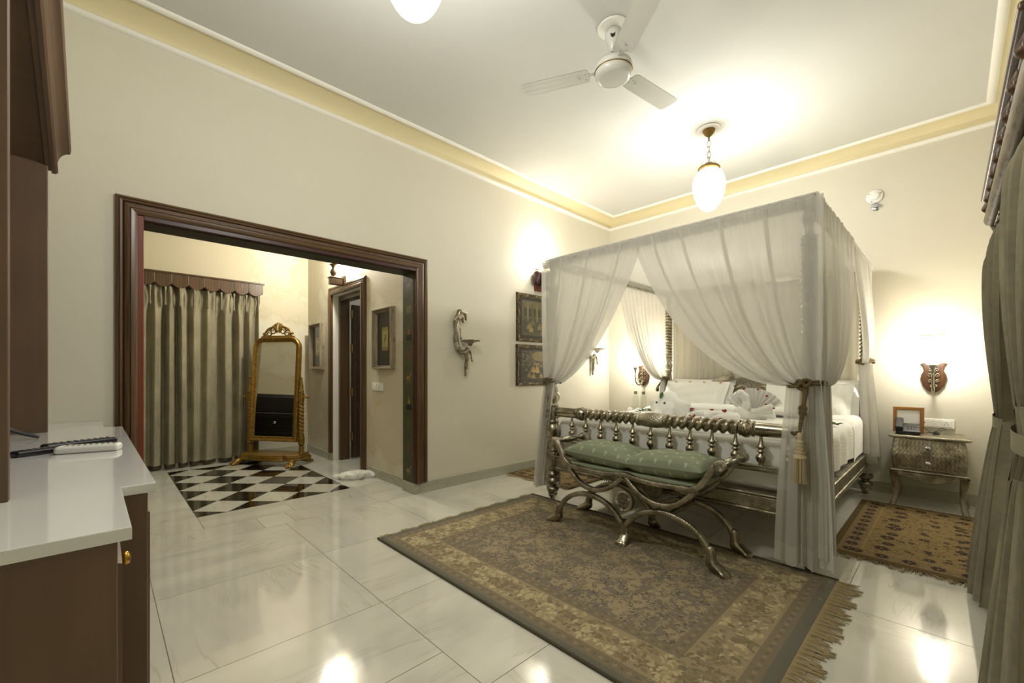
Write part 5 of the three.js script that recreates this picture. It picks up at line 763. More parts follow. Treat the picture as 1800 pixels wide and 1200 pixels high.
// ================= nightstands =================
function nightstand(label, u, v) {
  const t = thing('nightstand', label, 'nightstand', u, v);          // z = 0 is the front
  const W = 0.43, zf = 0, D = 0.36;
  part(t, 'top', (() => { const pts = [[-0.245, 0], [-0.24, -0.02], [-0.22, -0.03], [-0.2, -0.395], [0.2, -0.395], [0.22, -0.03], [0.24, -0.02], [0.245, 0], [0.23, 0.02], [0.12, 0.034], [0, 0.04], [-0.12, 0.034], [-0.23, 0.02]]; return muv(extrude(pts.map(([x, z]) => [x, -z]), 0.024, 0.009, 3).rotateX(-Math.PI / 2).translate(0, 0.572, 0)); })(), M.silverLeaf);
  const bulge = (y) => 0.012 * Math.sin((y - 0.29) / 0.28 * Math.PI * 1.15 - 0.5) + 0.004;
  const sideX = (y) => 0.208 + 0.014 * Math.sin((0.57 - y) / 0.28 * 3.1);
  const body = (x0, x1, y0, y1, z, proud) => grid(16, 14, (s, k) => { const y = y0 + (y1 - y0) * k, f = sideX(y) / 0.208, x = (x0 + (x1 - x0) * s) * f; return [x, y, z + proud + bulge(y), x, y]; });
  const shell = grid(40, 16, (s, k) => { const y = 0.29 + 0.285 * k, X = sideX(y), L = [[-X, -D], [-X, bulge(y)], [X, bulge(y)], [X, -D]], tt = s * 3, i = Math.min(2, Math.floor(tt)), f = tt - i; return [L[i][0] + (L[i + 1][0] - L[i][0]) * f, y, L[i][1] + (L[i + 1][1] - L[i][1]) * f, tt * 0.3, y]; });
  part(t, 'carcass', merge([shell, box(0.41, 0.012, D, 0, 0.293, -D / 2, 0.002)]), M.zigzag);
  for (const [y0, y1, ky] of [[0.448, 0.566, 0.505], [0.328, 0.44, 0.38]]) {
    const e = 0.006, front = body(-0.165, 0.165, y0, y1, 0, e), rim = merge([box(0.345, 0.005, 0.012, 0, y0, 0.004 + bulge(y0), 0.001), box(0.345, 0.005, 0.012, 0, y1, 0.004 + bulge(y1), 0.001), ...[-1, 1].map((q) => box(0.004, y1 - y0, 0.014, q * 0.172, (y0 + y1) / 2, bulge((y0 + y1) / 2), 0.001))]);
    const d = part(t, 'drawer', merge([front, rim]), M.zigzag);
    part(d, 'knob', rot(lathe([[0.001, 0.022], [0.006, 0.021], [0.008, 0.013], [0.014, 0.012], [0.0175, 0.008], [0.018, 0], [0.001, 0]], 26), Math.PI / 2).translate(0, ky, bulge(ky) + 0.004), M.chrome, 'round silver knob');
  }
  part(t, 'waist_band', merge([box(0.46, 0.02, D + 0.03, 0, 0.3, -D / 2 + 0.006, 0.009)]), M.silverLeaf);
  const ap = [[-0.22, 0.292]]; ap.push([0.22, 0.292], [0.21, 0.24]); for (let i = 0; i <= 20; i++) { const x = 0.18 - i / 20 * 0.36; ap.push([x, 0.225 + 0.03 * Math.cos(x / 0.18 * Math.PI) * -0.5 + 0.02 * Math.abs(x / 0.18)]); } ap.push([-0.21, 0.24]);
  part(t, 'apron', extrude(ap, 0.02, 0.006).translate(0, 0, -0.005), M.silverLeaf);
  for (const q of [-1, 1]) part(t, 'apron', box(0.018, 0.06, D - 0.05, q * 0.212, 0.262, -D / 2, 0.006), M.silverLeaf);
  for (const q of [-1, 1]) for (const z of [0.0, -D + 0.03]) part(t, 'leg', grid(16, 24, (s, k) => { const y = 0.285 * (1 - k), a = s * 6.283, w = 0.04 - 0.017 * Math.sin(k * 2.6), fx = (x) => Math.sign(x) * Math.pow(Math.abs(x), 0.5), c = q * (0.205 + 0.012 * Math.sin(k * 4.4) * (1 - k) - 0.02 * Math.sin(k * 3.14) + 0.012 * k); return [c + w * 0.75 * fx(Math.cos(a)), y, z - 0.012 * Math.sin(k * 3.14) * (z < -0.1 ? -1 : 1) + w * 0.75 * fx(Math.sin(a)), a * 0.02, y]; }, true), M.silverLeaf);
  return t;
}
const ns = nightstand('silver two-drawer bombe nightstand by the wall lamp on the window side', 4.815, 0.143);
copy(ns, 'silver nightstand in the far corner holding bottles and glasses', 4.815, 2.9, 0);
{ // on the near nightstand
  const f = thing('photo_frame', 'small brown wooden frame with white notice standing behind the telephone', 'frame', 5.06, 0.272, 0.597, 0);
  const g = frame(0.145, 0.165, [[0, 0.004], [0, 0.012], [0.004, 0.016], [0.024, 0.016], [0.027, 0.012], [0.027, 0]]); g.rotateX(-0.1).translate(0, 0.108, 0); part(f, 'frame', g, std({ color: 0x94652a, roughness: 0.4, bumpMap: T.woodDark, bumpScale: 0.0005 }));
  part(f, 'notice', box(0.15, 0.17, 0.004, 0, 0, 0.006, 0).rotateX(-0.1).translate(0, 0.108, 0), std({ color: new THREE.Color().setRGB(0.75, 0.74, 0.7), roughness: 0.4 }));
  part(f, 'easel_back', box(0.06, 0.16, 0.005, 0, 0.08, -0.03, 0.001).rotateX(0.12), M.dark);
  const p = thing('telephone', 'black desk telephone on the window-side nightstand', 'telephone', 4.93, 0.268, 0.597, 0.05);
  part(p, 'base', rot(box(0.155, 0.022, 0.15, 0, 0, 0, 0.008), 0.42).translate(0.0, 0.045, 0), M.blackPlastic);
  part(p, 'foot', box(0.15, 0.02, 0.13, 0, 0.012, 0, 0.006), M.blackPlastic);
  const hs = part(p, 'handset', merge([box(0.05, 0.02, 0.17, 0, 0, 0, 0.009), box(0.054, 0.036, 0.05, 0, -0.012, 0.062, 0.014), box(0.054, 0.036, 0.05, 0, -0.012, -0.062, 0.014)]), M.rubber); hs.rotation.x = 0.42; hs.position.set(-0.055, 0.088, 0);
  const fc = (n, g, m, l) => { const o = part(p, n, g, m, l); o.rotation.x = 0.42; o.position.set(0, 0.058, -0.004); return o; };
  fc('display', box(0.075, 0.003, 0.03, 0.028, 0, -0.042, 0.001), std({ color: 0x4b4f48, roughness: 0.2 }));
  for (let r = 0; r < 4; r++) for (let c = 0; c < 3; c++) fc('key', box(0.014, 0.005, 0.009, 0.0 + c * 0.02, 0.0, -0.006 + r * 0.016, 0.002), M.rubber);
  fc('key', box(0.012, 0.006, 0.008, 0.064, 0, -0.006, 0.002), M.orangeLit, 'small red key'); fc('key', box(0.012, 0.006, 0.008, -0.018, 0, -0.006, 0.002), std({ color: 0x3f8a4a, roughness: 0.5 }), 'small green key');
  part(p, 'cord', tube(Array.from({ length: 160 }, (_, i) => { const s = i / 159, a = s * 120; return [-0.06 + 0.12 * s, 0.012 + 0.006 * Math.cos(a), 0.085 + 0.012 * Math.sin(s * 3.1) + 0.006 * Math.sin(a)]; }), 0.0018, 5, 320), M.blackPlastic, 'coiled cord');
  const c = thing('cable', 'thin black cable and adapter lying on the nightstand behind the telephone', 'cable', 5.03, 0.1, 0.599);
  part(c, 'wire', tube(smooth([[-0.08, 0.06, 0.05], [-0.05, 0.03, 0.06], [0.0, 0.002, 0.04], [0.03, 0.03, 0.0], [0.06, 0.045, -0.02], [0.03, 0.05, -0.03], [0.0, 0.02, -0.01], [-0.06, 0.004, 0.03]], 6), 0.0022, 6, 80), M.blackPlastic);
  part(c, 'adapter', merge([lathe([[0.001, 0], [0.022, 0], [0.02, 0.012], [0.008, 0.022], [0.006, 0.03], [0.001, 0.03]], 18)]), M.blackPlastic);
}
{ // bottles, glasses and cups on the far nightstand
  const bottle = thing('water_bottle', 'left of the two clear glass water bottles under the far wall lamp', 'bottle', 5.0, 2.868, 0.597);
  part(bottle, 'glass_body', lathe([[0.001, 0.002], [0.034, 0.002], [0.037, 0.01], [0.037, 0.2], [0.034, 0.215], [0.022, 0.232], [0.019, 0.245], [0.016, 0.245], [0.018, 0.232], [0.031, 0.213], [0.034, 0.2], [0.034, 0.012], [0.001, 0.008]], 30), M.glass);
  part(bottle, 'cap', lathe([[0.001, 0.275], [0.019, 0.275], [0.021, 0.27], [0.021, 0.238], [0.019, 0.236]], 24), M.dullSteel);
  copy(bottle, 'right of the two clear glass water bottles under the far wall lamp', 5.0, 2.755, 0.597);
  const glass = thing('tumbler', 'left of the upturned tumblers before the water bottles', 'glass', 4.9, 2.83, 0.597, 0, 'tumblers');
  part(glass, 'glass_wall', lathe([[0.036, 0.0], [0.033, 0.09], [0.001, 0.09], [0.001, 0.084], [0.03, 0.084], [0.033, 0.0]], 28), M.glass);
  copy(glass, 'middle one of the upturned tumblers before the water bottles', 4.95, 2.72, 0.597); copy(glass, 'right of the upturned tumblers nearest the elephant towel', 4.95, 2.66, 0.597);
  const cup = thing('cup', 'left one of two white cups upturned on saucers beside the tumblers', 'cup', 4.86, 2.87, 0.597, 0, 'cups');
  part(cup, 'bowl', lathe([[0.038, 0.01], [0.036, 0.035], [0.028, 0.06], [0.018, 0.066], [0.018, 0.07], [0.001, 0.068]], 28), M.whitePlastic); part(cup, 'handle', new THREE.TorusGeometry(0.016, 0.004, 8, 20).translate(0.045, 0.038, 0), M.whitePlastic); part(cup, 'saucer', lathe([[0.001, 0.002], [0.03, 0.002], [0.055, 0.012], [0.056, 0.014], [0.03, 0.008], [0.001, 0.008]], 30), M.whitePlastic);
  copy(cup, 'right one of two white cups upturned on saucers beside the tumblers', 4.85, 2.75, 0.597);
}

// ================= window curtains on the right =================
{
  const t = thing('pelmet', 'carved silver-grey wooden pelmet with a row of leaf brackets over the window curtains', 'pelmet', 2.42, VR, 1.84, -Math.PI / 2); t.rotateZ(-0.043);
  // local: x runs along -u... z points into the room
  const L = 1.86, D = 0.29;
  part(t, 'cornice', merge([box(L, 0.022, D, 0, 0.144, D / 2, 0.008), box(L, 0.02, D - 0.02, 0, 0.124, (D - 0.02) / 2, 0.008)]), M.wood);
  part(t, 'frieze', box(L, 0.09, 0.02, 0, 0.075, D - 0.05, 0.002), M.woodGrey, 'pale worn frieze board');
  part(t, 'lower_rail', grid(12, 30, (s, k) => { const a = s * 6.283, x = (k - 0.5) * (L + 0.02), r = Math.abs(k - 0.5) > 0.497 ? 0.6 : 1; return [x, 0.025 + 0.03 * r * Math.sin(a), D - 0.03 + 0.022 * r * Math.cos(a), s * 0.15, x]; }, true), M.woodGrey, 'worn silver rail');
  for (const q of [-1, 1]) part(t, 'end_board', box(0.018, 0.12, D - 0.05, q * (L / 2 - 0.01), 0.065, (D - 0.05) / 2, 0.003), M.woodGrey);
  part(t, 'front_board', box(L, 0.05, 0.012, 0, 0.02, D - 0.05, 0.002), M.wood);
  const leaf = skin([[[0, 0.06, 0], [0, 0.0, 0.022], 0.022, 0.024], [[0, 0.0, 0.022], [0, -0.035, 0.012], 0.022, 0.012], ...[-1, 1].flatMap((q) => [[[q * 0.018, 0.05, 0.006], [q * 0.034, 0.01, 0.016], 0.016, 0.014], [[q * 0.034, 0.01, 0.016], [q * 0.026, -0.03, 0.012], 0.013, 0.008]])], 0.008, 34);
  for (let k = 0; k < 9; k++) { const b = part(t, 'leaf_bracket', leaf, std({ map: T.woodDark, roughness: 0.5 })); b.position.set(-L / 2 + 0.06 + k * 0.213, 0.084, D - 0.034); b.scale.setScalar(0.72); }
  // curtains; p runs along u, q is the distance from the wall
  const velvet = (label, top0, top1, tie, bot0, bot1, yb, folds, sd, qTop, qTie, qBot, bandW) => {
    const c = thing('window_curtain', label, 'curtain', (top0 + top1) / 2, VR + 0.1, 0);
    const cu = (top0 + top1) / 2, map = (p, y, q) => [-(q - 0.1), y, -(p - cu)];
    const f = (s, t2, lower) => { const ph = 6.283 * (folds * s + 0.3 * Math.sin(s * 7 + sd)), w = Math.sin(ph) + 0.3 * Math.sin(2.2 * ph + 1), pT = top0 + (top1 - top0) * s, tp = tie[0] + (s - 0.5) * tie[2]; let p, y, q;
      if (!lower) { const k = t2, e = k * k * (3 - 2 * k); p = pT + (tp - pT) * (0.35 * k + 0.65 * k * k * k); y = 1.9 + (tie[1] - 1.9) * k; const pinch = Math.exp(-Math.pow((k - 0.09) * 14, 2)); q = qTop + (qTie - qTop) * e + (0.058 * (1 - 0.55 * pinch) * (1 - 0.45 * e)) * w + 0.045 * Math.sin(k * 3.14) * 0.6; }
      else { const e = Math.pow(t2, 0.8); p = tp + (bot0 + (bot1 - bot0) * s - tp) * e; y = tie[1] + (yb - tie[1]) * t2; q = qTie + (qBot - qTie) * e + (0.032 + 0.035 * e) * w; }
      return [...map(p, y, Math.max(0.03, q)), s * Math.abs(top1 - top0) * 2, y]; };
    const H = 1 - 0.11 / (tie[1] - yb);
    part(c, 'drape', merge([grid(120, 36, (s, k) => f(s, k, false)), grid(120, 30, (s, k) => f(s, k * H, true))]), M.velvet); part(c, 'hem', grid(120, 4, (s, k) => f(s, H + (1 - H) * k, true)), M.velvet, 'stitched hem');
    part(c, 'tie_band', grid(50, 6, (s, k) => { const a = s * 6.283; return [...map(tie[0] + (tie[2] / 2 + 0.015) * Math.cos(a), tie[1] + 0.028 - 0.056 * k + 0.012 * Math.cos(a), qTie + bandW * Math.sin(a)), s * 0.5, k * 0.1]; }), M.velvet, 'flat velvet tie band');
    return c;
  };
  velvet('far grey velvet window curtain, tied back with a band near the bedside rug', 2.5, 3.33, [3.28, 0.872, 0.2], 2.95, 3.42, 0.02, 7, 1, 0.2, 0.2, 0.26, 0.052);
  velvet('near grey velvet window curtain tied back at the right edge of the picture', 2.4, 1.52, [1.86, 0.93, 0.22], 2.56, 1.7, 0.03, 6, 2, 0.2, 0.222, 0.25, 0.055);
}
// ================= alcove window =================
{
  const t = thing('pelmet', 'dark wooden pelmet with scalloped boards in the dressing alcove', 'pelmet', 0.66, VA, 2.1, 0);
  t.rotation.y = Math.PI / 2; // faces the room
  const L = 1.68, D = 0.15;
  part(t, 'top_board', box(L + 0.05, 0.02, D + 0.02, 0, 0.15, D / 2, 0.004), M.wood);
  const n = 11, w = L / n; for (let k = 0; k < n; k++) { const pts = [[0.001, 0.14], [0.001, 0.03]]; for (let i = 1; i < 12; i++) { const s = i / 12; pts.push([s * w, 0.03 - 0.045 * Math.pow(Math.sin(s * Math.PI), 0.8)]); } pts.push([w - 0.001, 0.03], [w - 0.001, 0.14]); part(t, 'scalloped_board', extrude(pts, 0.014, 0.002).translate(-L / 2 + k * w, 0, D - 0.016), M.wood); }
  for (const q of [-1, 1]) part(t, 'end_board', box(0.014, 0.12, D, q * L / 2, 0.08, D / 2, 0.003), M.wood);
  const c = thing('window_curtain', 'long pleated grey velvet curtain under the scalloped pelmet in the alcove', 'curtain', 0.66, VA - 0.09, 0);
  const fold = (s, y) => { const k = (2.1 - y) / 2.04, ph = 6.283 * (12 * s + 0.35 * Math.sin(s * 13) * 0.6 + 0.1 * k * Math.sin(s * 21)), top = Math.exp(-Math.pow((k - 0.07) * 18, 2)); return 0.042 * (1 - 0.6 * top) * (1 + 0.3 * Math.sin(s * 17)) * (Math.sin(ph) + 0.3 * Math.sin(2 * ph + 0.7)) + 0.012 * top * Math.sin(ph * 2.5); };
  const f = (s, y) => [fold(s, y), y, -((s - 0.5) * (1.66 - 0.05 * (y < 2 ? 1 : 0.5))) , s * 3.2, y];
  part(c, 'drape', grid(240, 40, (s, k) => f(s, 2.1 - k * 1.92)), M.velvet); part(c, 'hem', grid(240, 4, (s, k) => f(s, 0.18 - k * 0.12)), M.velvet, 'stitched hem');
  part(c, 'lining', grid(200, 3, (s, k) => [fold(s, 0.1) * 0.9 - 0.035, 0.3 - k * 0.285, -((s - 0.5) * 1.6), s * 3, k * 0.3]), std({ color: 0x5d5440, roughness: 0.9 }), 'lining showing below the hem');
  for (let i = 0; i < 13; i++) part(c, 'pinch_pleat', tube([[0.045, 2.09, 0.8 - i * 0.133], [0.05, 2.0, 0.8 - i * 0.133], [0.04, 1.88, 0.8 - i * 0.133]], (s) => 0.012 - 0.006 * Math.sin(s * 3.1), 8), M.velvet);
}
// ================= cheval mirror and the chest it shows =================
{
  const t = thing('cheval_mirror', 'gilded cheval mirror with carved crest and twisted posts on a platform base', 'mirror', 1.55, 5.81, 0, 0);
  // mirror's width direction is (0.57, -0.82) in (u, v)
  t.rotation.y = Math.atan2(0.82, 0.57) - Math.PI / 2 + 0.0; t.rotation.y = -Math.atan2(-0.57, 0.82);
  const W = 0.36;
  const base = (k, h, y) => { const pts = []; const F = [[-0.41, -0.12], [-0.43, 0.1], [-0.4, 0.15], [-0.33, 0.19], [-0.24, 0.17], [-0.21, 0.19], [-0.1, 0.225], [0, 0.23], [0.1, 0.225], [0.21, 0.19], [0.24, 0.17], [0.33, 0.19], [0.4, 0.15], [0.43, 0.1], [0.41, -0.12], [0.2, -0.15], [-0.2, -0.15]]; for (const [x, z] of F) pts.push([x * k, -z * k]); return muv(extrude(pts, h, 0.009, 3).rotateX(-Math.PI / 2).translate(0, y, 0)); };
  part(t, 'platform', merge([base(1, 0.026, 0.062), base(0.965, 0.026, 0.086), base(0.93, 0.02, 0.11)]), M.gold);
  const foot = skin([[[0, 0.06, -0.04], [0, 0.035, 0.04], 0.034, 0.034], ...[-1, 0, 1].map((k) => [[k * 0.018, 0.045, 0.03], [k * 0.03, 0.016, 0.085], 0.018, 0.014])], 0.01, 34);
  for (const [x, z, a] of [[-0.36, 0.17, -0.35], [0.36, 0.17, 0.35], [-0.34, -0.09, -2.7], [0.34, -0.09, 2.7]]) { const f = part(t, 'foot', foot, M.gold); f.position.set(x, 0, z); f.rotation.y = a; }
  for (const q of [-1, 1]) {
    const p = part(t, 'post', lathe([[0.034, 0.13], [0.036, 0.14], [0.026, 0.16], [0.03, 0.19], [0.024, 0.215], [0.03, 0.225]], 26), M.gold); p.position.x = q * W;
    part(p, 'block', box(0.062, 0.11, 0.062, 0, 0.285, 0, 0.016), M.gold); part(p, 'twist', merge([lathe([[0.028, 0.34], [0.034, 0.355], [0.024, 0.37]], 24), twist(0.026, 0.014, 2, 8, 0.36, 140, 28).translate(0, 0.37, 0), lathe([[0.024, 0.73], [0.034, 0.745], [0.028, 0.76]], 24)]), M.gold);
    part(p, 'block', box(0.06, 0.11, 0.06, 0, 0.815, 0, 0.016), M.gold); part(p, 'finial', lathe([[0.028, 0.87], [0.034, 0.882], [0.034, 0.892], [0.022, 0.905], [0.026, 0.94], [0.014, 1.02], [0.012, 1.045], [0.018, 1.052], [0.001, 1.056]], 24), M.gold);
    part(p, 'knob', rot(lathe([[0.008, 0.03], [0.008, 0.06], [0.018, 0.07], [0.022, 0.082], [0.016, 0.096], [0.001, 0.1]], 20), 0, 0, -q * Math.PI / 2).translate(0, 0.815, 0), M.gold);
  }
  // tilting glass: top leans back
  const tilt = part(t, 'mirror_frame', (() => { const w = 0.27, h0 = -0.53, h1 = 0.63, r = 0.075, path = []; for (const [cx, cy, a0] of [[w - r, h1 - r, 0], [-w + r, h1 - r, Math.PI / 2]]) for (let i = 0; i <= 8; i++) { const a = a0 + i / 8 * Math.PI / 2; path.push([cx + r * Math.cos(a), cy + r * Math.sin(a)]); } path.push([-w, h0], [w, h0]);
    const dirs = path.map((p, i) => { const a = path[(i + path.length - 1) % path.length], b = path[(i + 1) % path.length], d1 = new THREE.Vector2(p[0] - a[0], p[1] - a[1]).normalize(), d2 = new THREE.Vector2(b[0] - p[0], b[1] - p[1]).normalize(), n = new THREE.Vector2(d1.y + d2.y, -d1.x - d2.x), k = n.length() / 2; n.normalize(); return [n.x / Math.max(0.5, k), n.y / Math.max(0.5, k)]; });
    return merge(mitre(path, dirs, [[-0.002, 0.006], [0.004, 0.016], [0.014, 0.02], [0.018, 0.014], [0.024, 0.016], [0.04, 0.03], [0.052, 0.032], [0.06, 0.022], [0.06, -0.02], [0, -0.02]])); })(), M.gold, 'gilded round-topped frame');
  tilt.position.set(0, 0.86, 0.0); tilt.rotation.x = -0.06;
  const gp = []; for (let i = 0; i <= 8; i++) { const a = i / 8 * Math.PI / 2; gp.push([0.197 + 0.075 * Math.cos(a), 0.557 + 0.075 * Math.sin(a)]); } for (let i = 0; i <= 8; i++) { const a = Math.PI / 2 + i / 8 * Math.PI / 2; gp.push([-0.197 + 0.075 * Math.cos(a), 0.557 + 0.075 * Math.sin(a)]); } gp.push([-0.272, -0.532], [0.272, -0.532]);
  part(tilt, 'mirror_glass', extrude(gp, 0.006, 0.0).translate(0, 0, 0.002), M.mirror, 'silvered mirror glass'); part(tilt, 'back_board', extrude(gp, 0.012, 0.002).translate(0, 0, -0.016), M.wood);
  const sp = (cx, cy, r, q, n = 1.4) => tube(Array.from({ length: 18 }, (_, i) => { const a = i / 17 * n * 6.283 + 0.6; const R = r * (1 - i / 22); return [cx + q * R * Math.cos(a), cy + R * Math.sin(a), 0]; }), (s) => 0.012 * (1 - 0.5 * s), 8, 44);
  const crest = []; for (const q of [-1, 1]) { crest.push(sp(q * 0.13, 0.74, 0.045, q), sp(q * 0.065, 0.77, 0.05, -q), sp(q * 0.19, 0.72, 0.026, q)); crest.push(tube([[q * 0.21, 0.695, 0], [q * 0.15, 0.79, 0], [q * 0.06, 0.83, 0], [q * 0.03, 0.86, 0]], 0.012, 8, 30)); for (let k = 0; k < 4; k++) crest.push(tube([[q * 0.02, 0.75, 0.004], [q * (0.02 + k * 0.014), 0.82, 0.01], [q * (0.012 + k * 0.02), 0.875 - k * 0.012, 0.004]], (s) => 0.012 - 0.004 * s, 8, 16)); }
  crest.push(tube([[-0.23, 0.695, 0], [0, 0.7, 0], [0.23, 0.695, 0]], 0.014, 8, 30), new THREE.SphereGeometry(0.02, 14, 10).translate(0, 0.775, 0.014));
  part(tilt, 'carved_crest', merge(crest), M.gold);
}
{ // the dark chest that the mirror shows, against the alcove's left wall
  const t = thing('chest', 'dark carved chest with black leather top seen in the cheval mirror', 'chest', UAL + 0.03, 5.6, 0, Math.PI);
  const W = 1.35, D = 0.46;
  part(t, 'carcass', box(W, 0.6, D, 0, 0.32, D / 2, 0.006), M.chest);
  part(t, 'leather_top', new RoundedBoxGeometry(W + 0.03, 0.3, D + 0.02, 5, 0.06).translate(0, 0.775, D / 2), M.leather, 'padded black leather top');
  part(t, 'nail_trim', merge(Array.from({ length: 60 }, (_, i) => new THREE.SphereGeometry(0.007, 6, 5).translate(-W / 2 + 0.02 + i * (W - 0.04) / 59, 0.628, D + 0.004))), M.chrome).userData.kind = 'stuff';
  for (let c = 0; c < 2; c++) for (let r = 0; r < 2; r++) { const x = -W / 4 + c * W / 2, y = 0.48 - r * 0.27, d = part(t, 'drawer', merge([box(W / 2 - 0.06, 0.22, 0.02, x, y, D + 0.006, 0.006), frame(W / 2 - 0.16, 0.1, [[0, 0.004], [0.008, 0.016], [0.02, 0.016], [0.026, 0]]).translate(x, y, D + 0.012)]), M.chest); part(d, 'knob', rot(lathe([[0.01, 0], [0.012, 0.015], [0.024, 0.024], [0.02, 0.036], [0.001, 0.04]], 18), Math.PI / 2).translate(x, y, D + 0.016), M.chrome); }
}
// crumpled white cloth on the alcove floor
{
  const t = thing('crumpled_cloth', 'crumpled white cloth lying on the marble by the alcove wall', 'cloth', 1.93, 4.38, 0, 0.9);
  part(t, 'cloth', skin([[[-0.2, 0.02, 0.02], [0.0, 0.035, 0], 0.03, 0.05], [[0, 0.035, 0], [0.17, 0.03, -0.03], 0.05, 0.034], [[-0.1, 0.03, 0.05], [0.05, 0.04, 0.05], 0.035, 0.04], [[-0.08, 0.03, -0.04], [0.1, 0.04, -0.05], 0.03, 0.035]], 0.03, 46, (p) => 0.009 * Math.sin(p.x * 55 + 3 * Math.sin(p.z * 30)) * Math.sin(p.y * 60 + p.z * 40)).translate(0, -0.004, 0), M.whitePlastic);
}
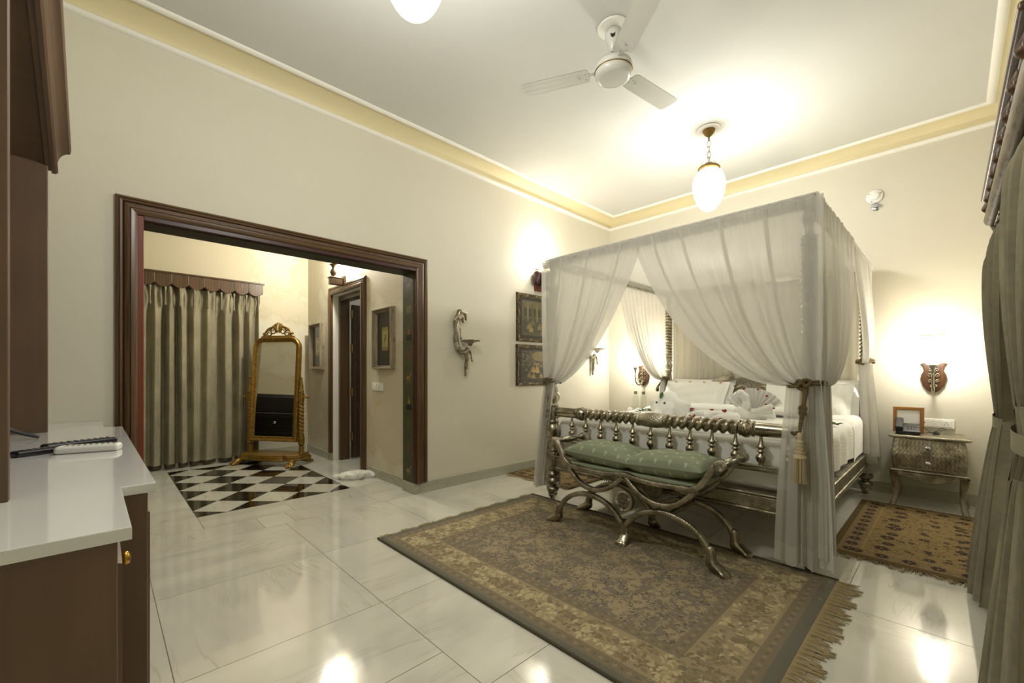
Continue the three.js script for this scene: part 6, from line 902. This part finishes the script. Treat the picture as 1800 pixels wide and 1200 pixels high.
// ================= television wall: breakfront cabinet, worktop, hutch =================
{
  const YC = 0.837, TH = 0.024;
  const top = []; for (const [u, v] of [[UF + 0.005, 1.045], [0.041, 1.045], [0.036, 1.42], [0.102, 1.42], [0.08, 3.01], [0.01, 3.02], [0.005, VL - 0.002], [UF + 0.005, VL - 0.002]]) top.push([-v, u]);
  const wt = thing('worktop', 'glossy white stone worktop with a stepped front edge', 'worktop', 0, 0, YC - TH);
  part(wt, 'slab', muv(extrude(top, TH, 0.002, 2).rotateX(-Math.PI / 2)), M.counter);
  const cab = (label, v0, v1, uf, doors) => {
    const t = thing('cabinet', label, 'cabinet', UF + 0.005, (v0 + v1) / 2, 0, Math.PI); const W = v1 - v0 - 0.004, D = uf - UF - 0.005, H = YC - TH - 0.001;
    part(t, 'carcass', box(W - 0.03, H - 0.08, D - 0.024, 0, (H - 0.08) / 2 + 0.08, (D - 0.02) / 2, 0.002), M.brown); part(t, 'plinth', box(W - 0.02, 0.08, D - 0.06, 0, 0.04, (D - 0.06) / 2, 0.002), M.brown);
    part(t, 'end_panel', box(0.012, H - 0.085, D, W / 2 - 0.006 + 0.0, (H - 0.08) / 2 + 0.083, D / 2, 0.003), M.brown); part(t, 'end_panel', box(0.012, H - 0.085, D, -W / 2 + 0.006, (H - 0.08) / 2 + 0.083, D / 2, 0.003), M.brown);
    const n = doors, w = (W - 0.03) / n; for (let k = 0; k < n; k++) { const x = -W / 2 + 0.015 + w * (k + 0.5), d = part(t, 'door', merge([box(w - 0.006, H - 0.11, 0.016, x, (H - 0.08) / 2 + 0.083, D - 0.008, 0.004), frame(w - 0.12, H - 0.24, [[0, 0.001], [0.004, 0.008], [0.012, 0.008], [0.016, 0]]).translate(x, (H - 0.08) / 2 + 0.083, D)]), M.brown);
      part(d, 'knob', lathe([[0.006, 0], [0.006, 0.008], [0.014, 0.012], [0.016, 0.018], [0.012, 0.025], [0.001, 0.027]], 20).rotateX(Math.PI / 2).translate(x + (n === 1 ? 0.06 : k % 2 ? -w / 2 + 0.05 : w / 2 - 0.05), n === 1 ? 0.7 : 0.49, D), M.brass, 'polished brass knob'); }
  };
  cab('brown end cabinet nearest the camera under the white worktop', 1.06, 1.42, 0.022, 1);
  cab('deep brown middle cabinet under the white worktop', 1.425, 2.995, 0.086, 4);
  cab('shallow brown end cabinet at the wall under the white worktop', 3.0, VL - 0.005, -0.01, 1);
  // hutch: two uprights, back, raked pediment
  const h = thing('hutch', 'brown painted television hutch with uprights and a raked moulded pediment', 'hutch', UF + 0.005, 2.205, YC, Math.PI);  // local x: +v
  const D = 0.355, S = 0.765;
  part(h, 'upright', box(0.025, 1.35, 0.37, -S, 0.675, 0.185, 0.003), M.brown); part(h, 'upright', box(0.025, 1.27, 0.335, S - 0.004, 0.635, 0.1675, 0.003), M.brown);
  part(h, 'back_panel', box(2 * S, 1.3, 0.015, 0, 0.65, 0.0075, 0), M.brown);
  const slope = 0.5, rise = slope * S, y0 = 1.255, ped = (d0, d1, p0, p1, out) => { const pts = [[-S - out, y0 + p0 - out * slope], [0, y0 + p0 + rise], [S + out, y0 + p0 - out * slope], [S + out, y0 + p1 - out * slope], [0, y0 + p1 + rise], [-S - out, y0 + p1 - out * slope]]; return extrude(pts, d1 - d0, 0.003).translate(0, 0, d0); };
  part(h, 'pediment_soffit', ped(0.01, D - 0.02, 0.0, 0.018, 0.0), M.brown);
  part(h, 'pediment_board', ped(D - 0.03, D - 0.008, -0.012, 0.12, 0.01), M.brown);
  { const cove = [[-0.014, -0.01], [-0.014, 0.004], [-0.006, 0.012], [0.004, 0.012], [0.01, 0.004], [0.014, 0.008], [0.02, 0.008]]; for (let i = 0; i <= 8; i++) { const a = i / 8 * 1.571; cove.push([0.02 + 0.075 * Math.sin(a), 0.008 + 0.042 * (1 - Math.cos(a))]); } cove.push([0.1, 0.053], [0.118, 0.056], [0.124, 0.05], [0.124, -0.01]); const e = 0.02; part(h, 'pediment_moulding', merge(mitre([[S + e, y0 - e * slope], [0, y0 + rise], [-S - e, y0 - e * slope]], [[0, 1], [0, 1], [0, 1]], cove, false)).translate(0, 0, D), M.brown); }
  const tv = thing('television', 'black flat television on splayed feet inside the hutch', 'television', -0.33, 2.15, YC, Math.PI);
  part(tv, 'screen', box(1.2, 0.68, 0.03, 0, 0.42, 0, 0.006), M.blackPlastic); part(tv, 'display', box(1.17, 0.65, 0.002, 0, 0.425, 0.0156, 0), std({ color: 0x050506, roughness: 0.12 }));
  for (const q of [-1, 1]) part(tv, 'foot', merge([tube([[q * 0.5, 0.085, 0], [q * 0.535, 0.03, 0.09], [q * 0.55, 0.007, 0.14]], (s) => 0.012 - 0.005 * s, 8), tube([[q * 0.5, 0.085, 0], [q * 0.53, 0.03, -0.08], [q * 0.55, 0.007, -0.13]], 0.009, 8)]), M.blackPlastic);
  // remote controls
  const remote = (label, u, v, y, turn, mat, btn, L, W, H) => { const t = thing('remote_control', label, 'remote control', u, v, y, turn);
    part(t, 'case', new RoundedBoxGeometry(W, H, L, 4, H * 0.42).translate(0, H / 2, 0), mat);
    for (let r = 0; r < 9; r++) for (let c = 0; c < 3; c++) part(t, 'button', box(0.008, 0.003, 0.007, (c - 1) * 0.012, H + 0.0005, -L * 0.4 + r * L * 0.09, 0.0012), r === 0 && c === 0 ? M.red : btn); };
  const BX2 = -Math.PI / 2;
  remote('white remote control lying in front on the worktop', -0.03, 2.13, YC, -0.24, M.whitePlastic, std({ color: 0x8f8f74, roughness: 0.5 }), 0.17, 0.055, 0.026);
  remote('long black remote control behind the white one on the worktop', -0.055, 2.3, YC, 0.4, M.blackPlastic, std({ color: 0x8a8a86, roughness: 0.5 }), 0.21, 0.048, 0.024);
  remote('black remote control with red key at the left of the white one', -0.14, 2.19, YC, 0.5, M.blackPlastic, std({ color: 0x55555a, roughness: 0.5 }), 0.16, 0.045, 0.02);
}
renderer.render(scene, camera);
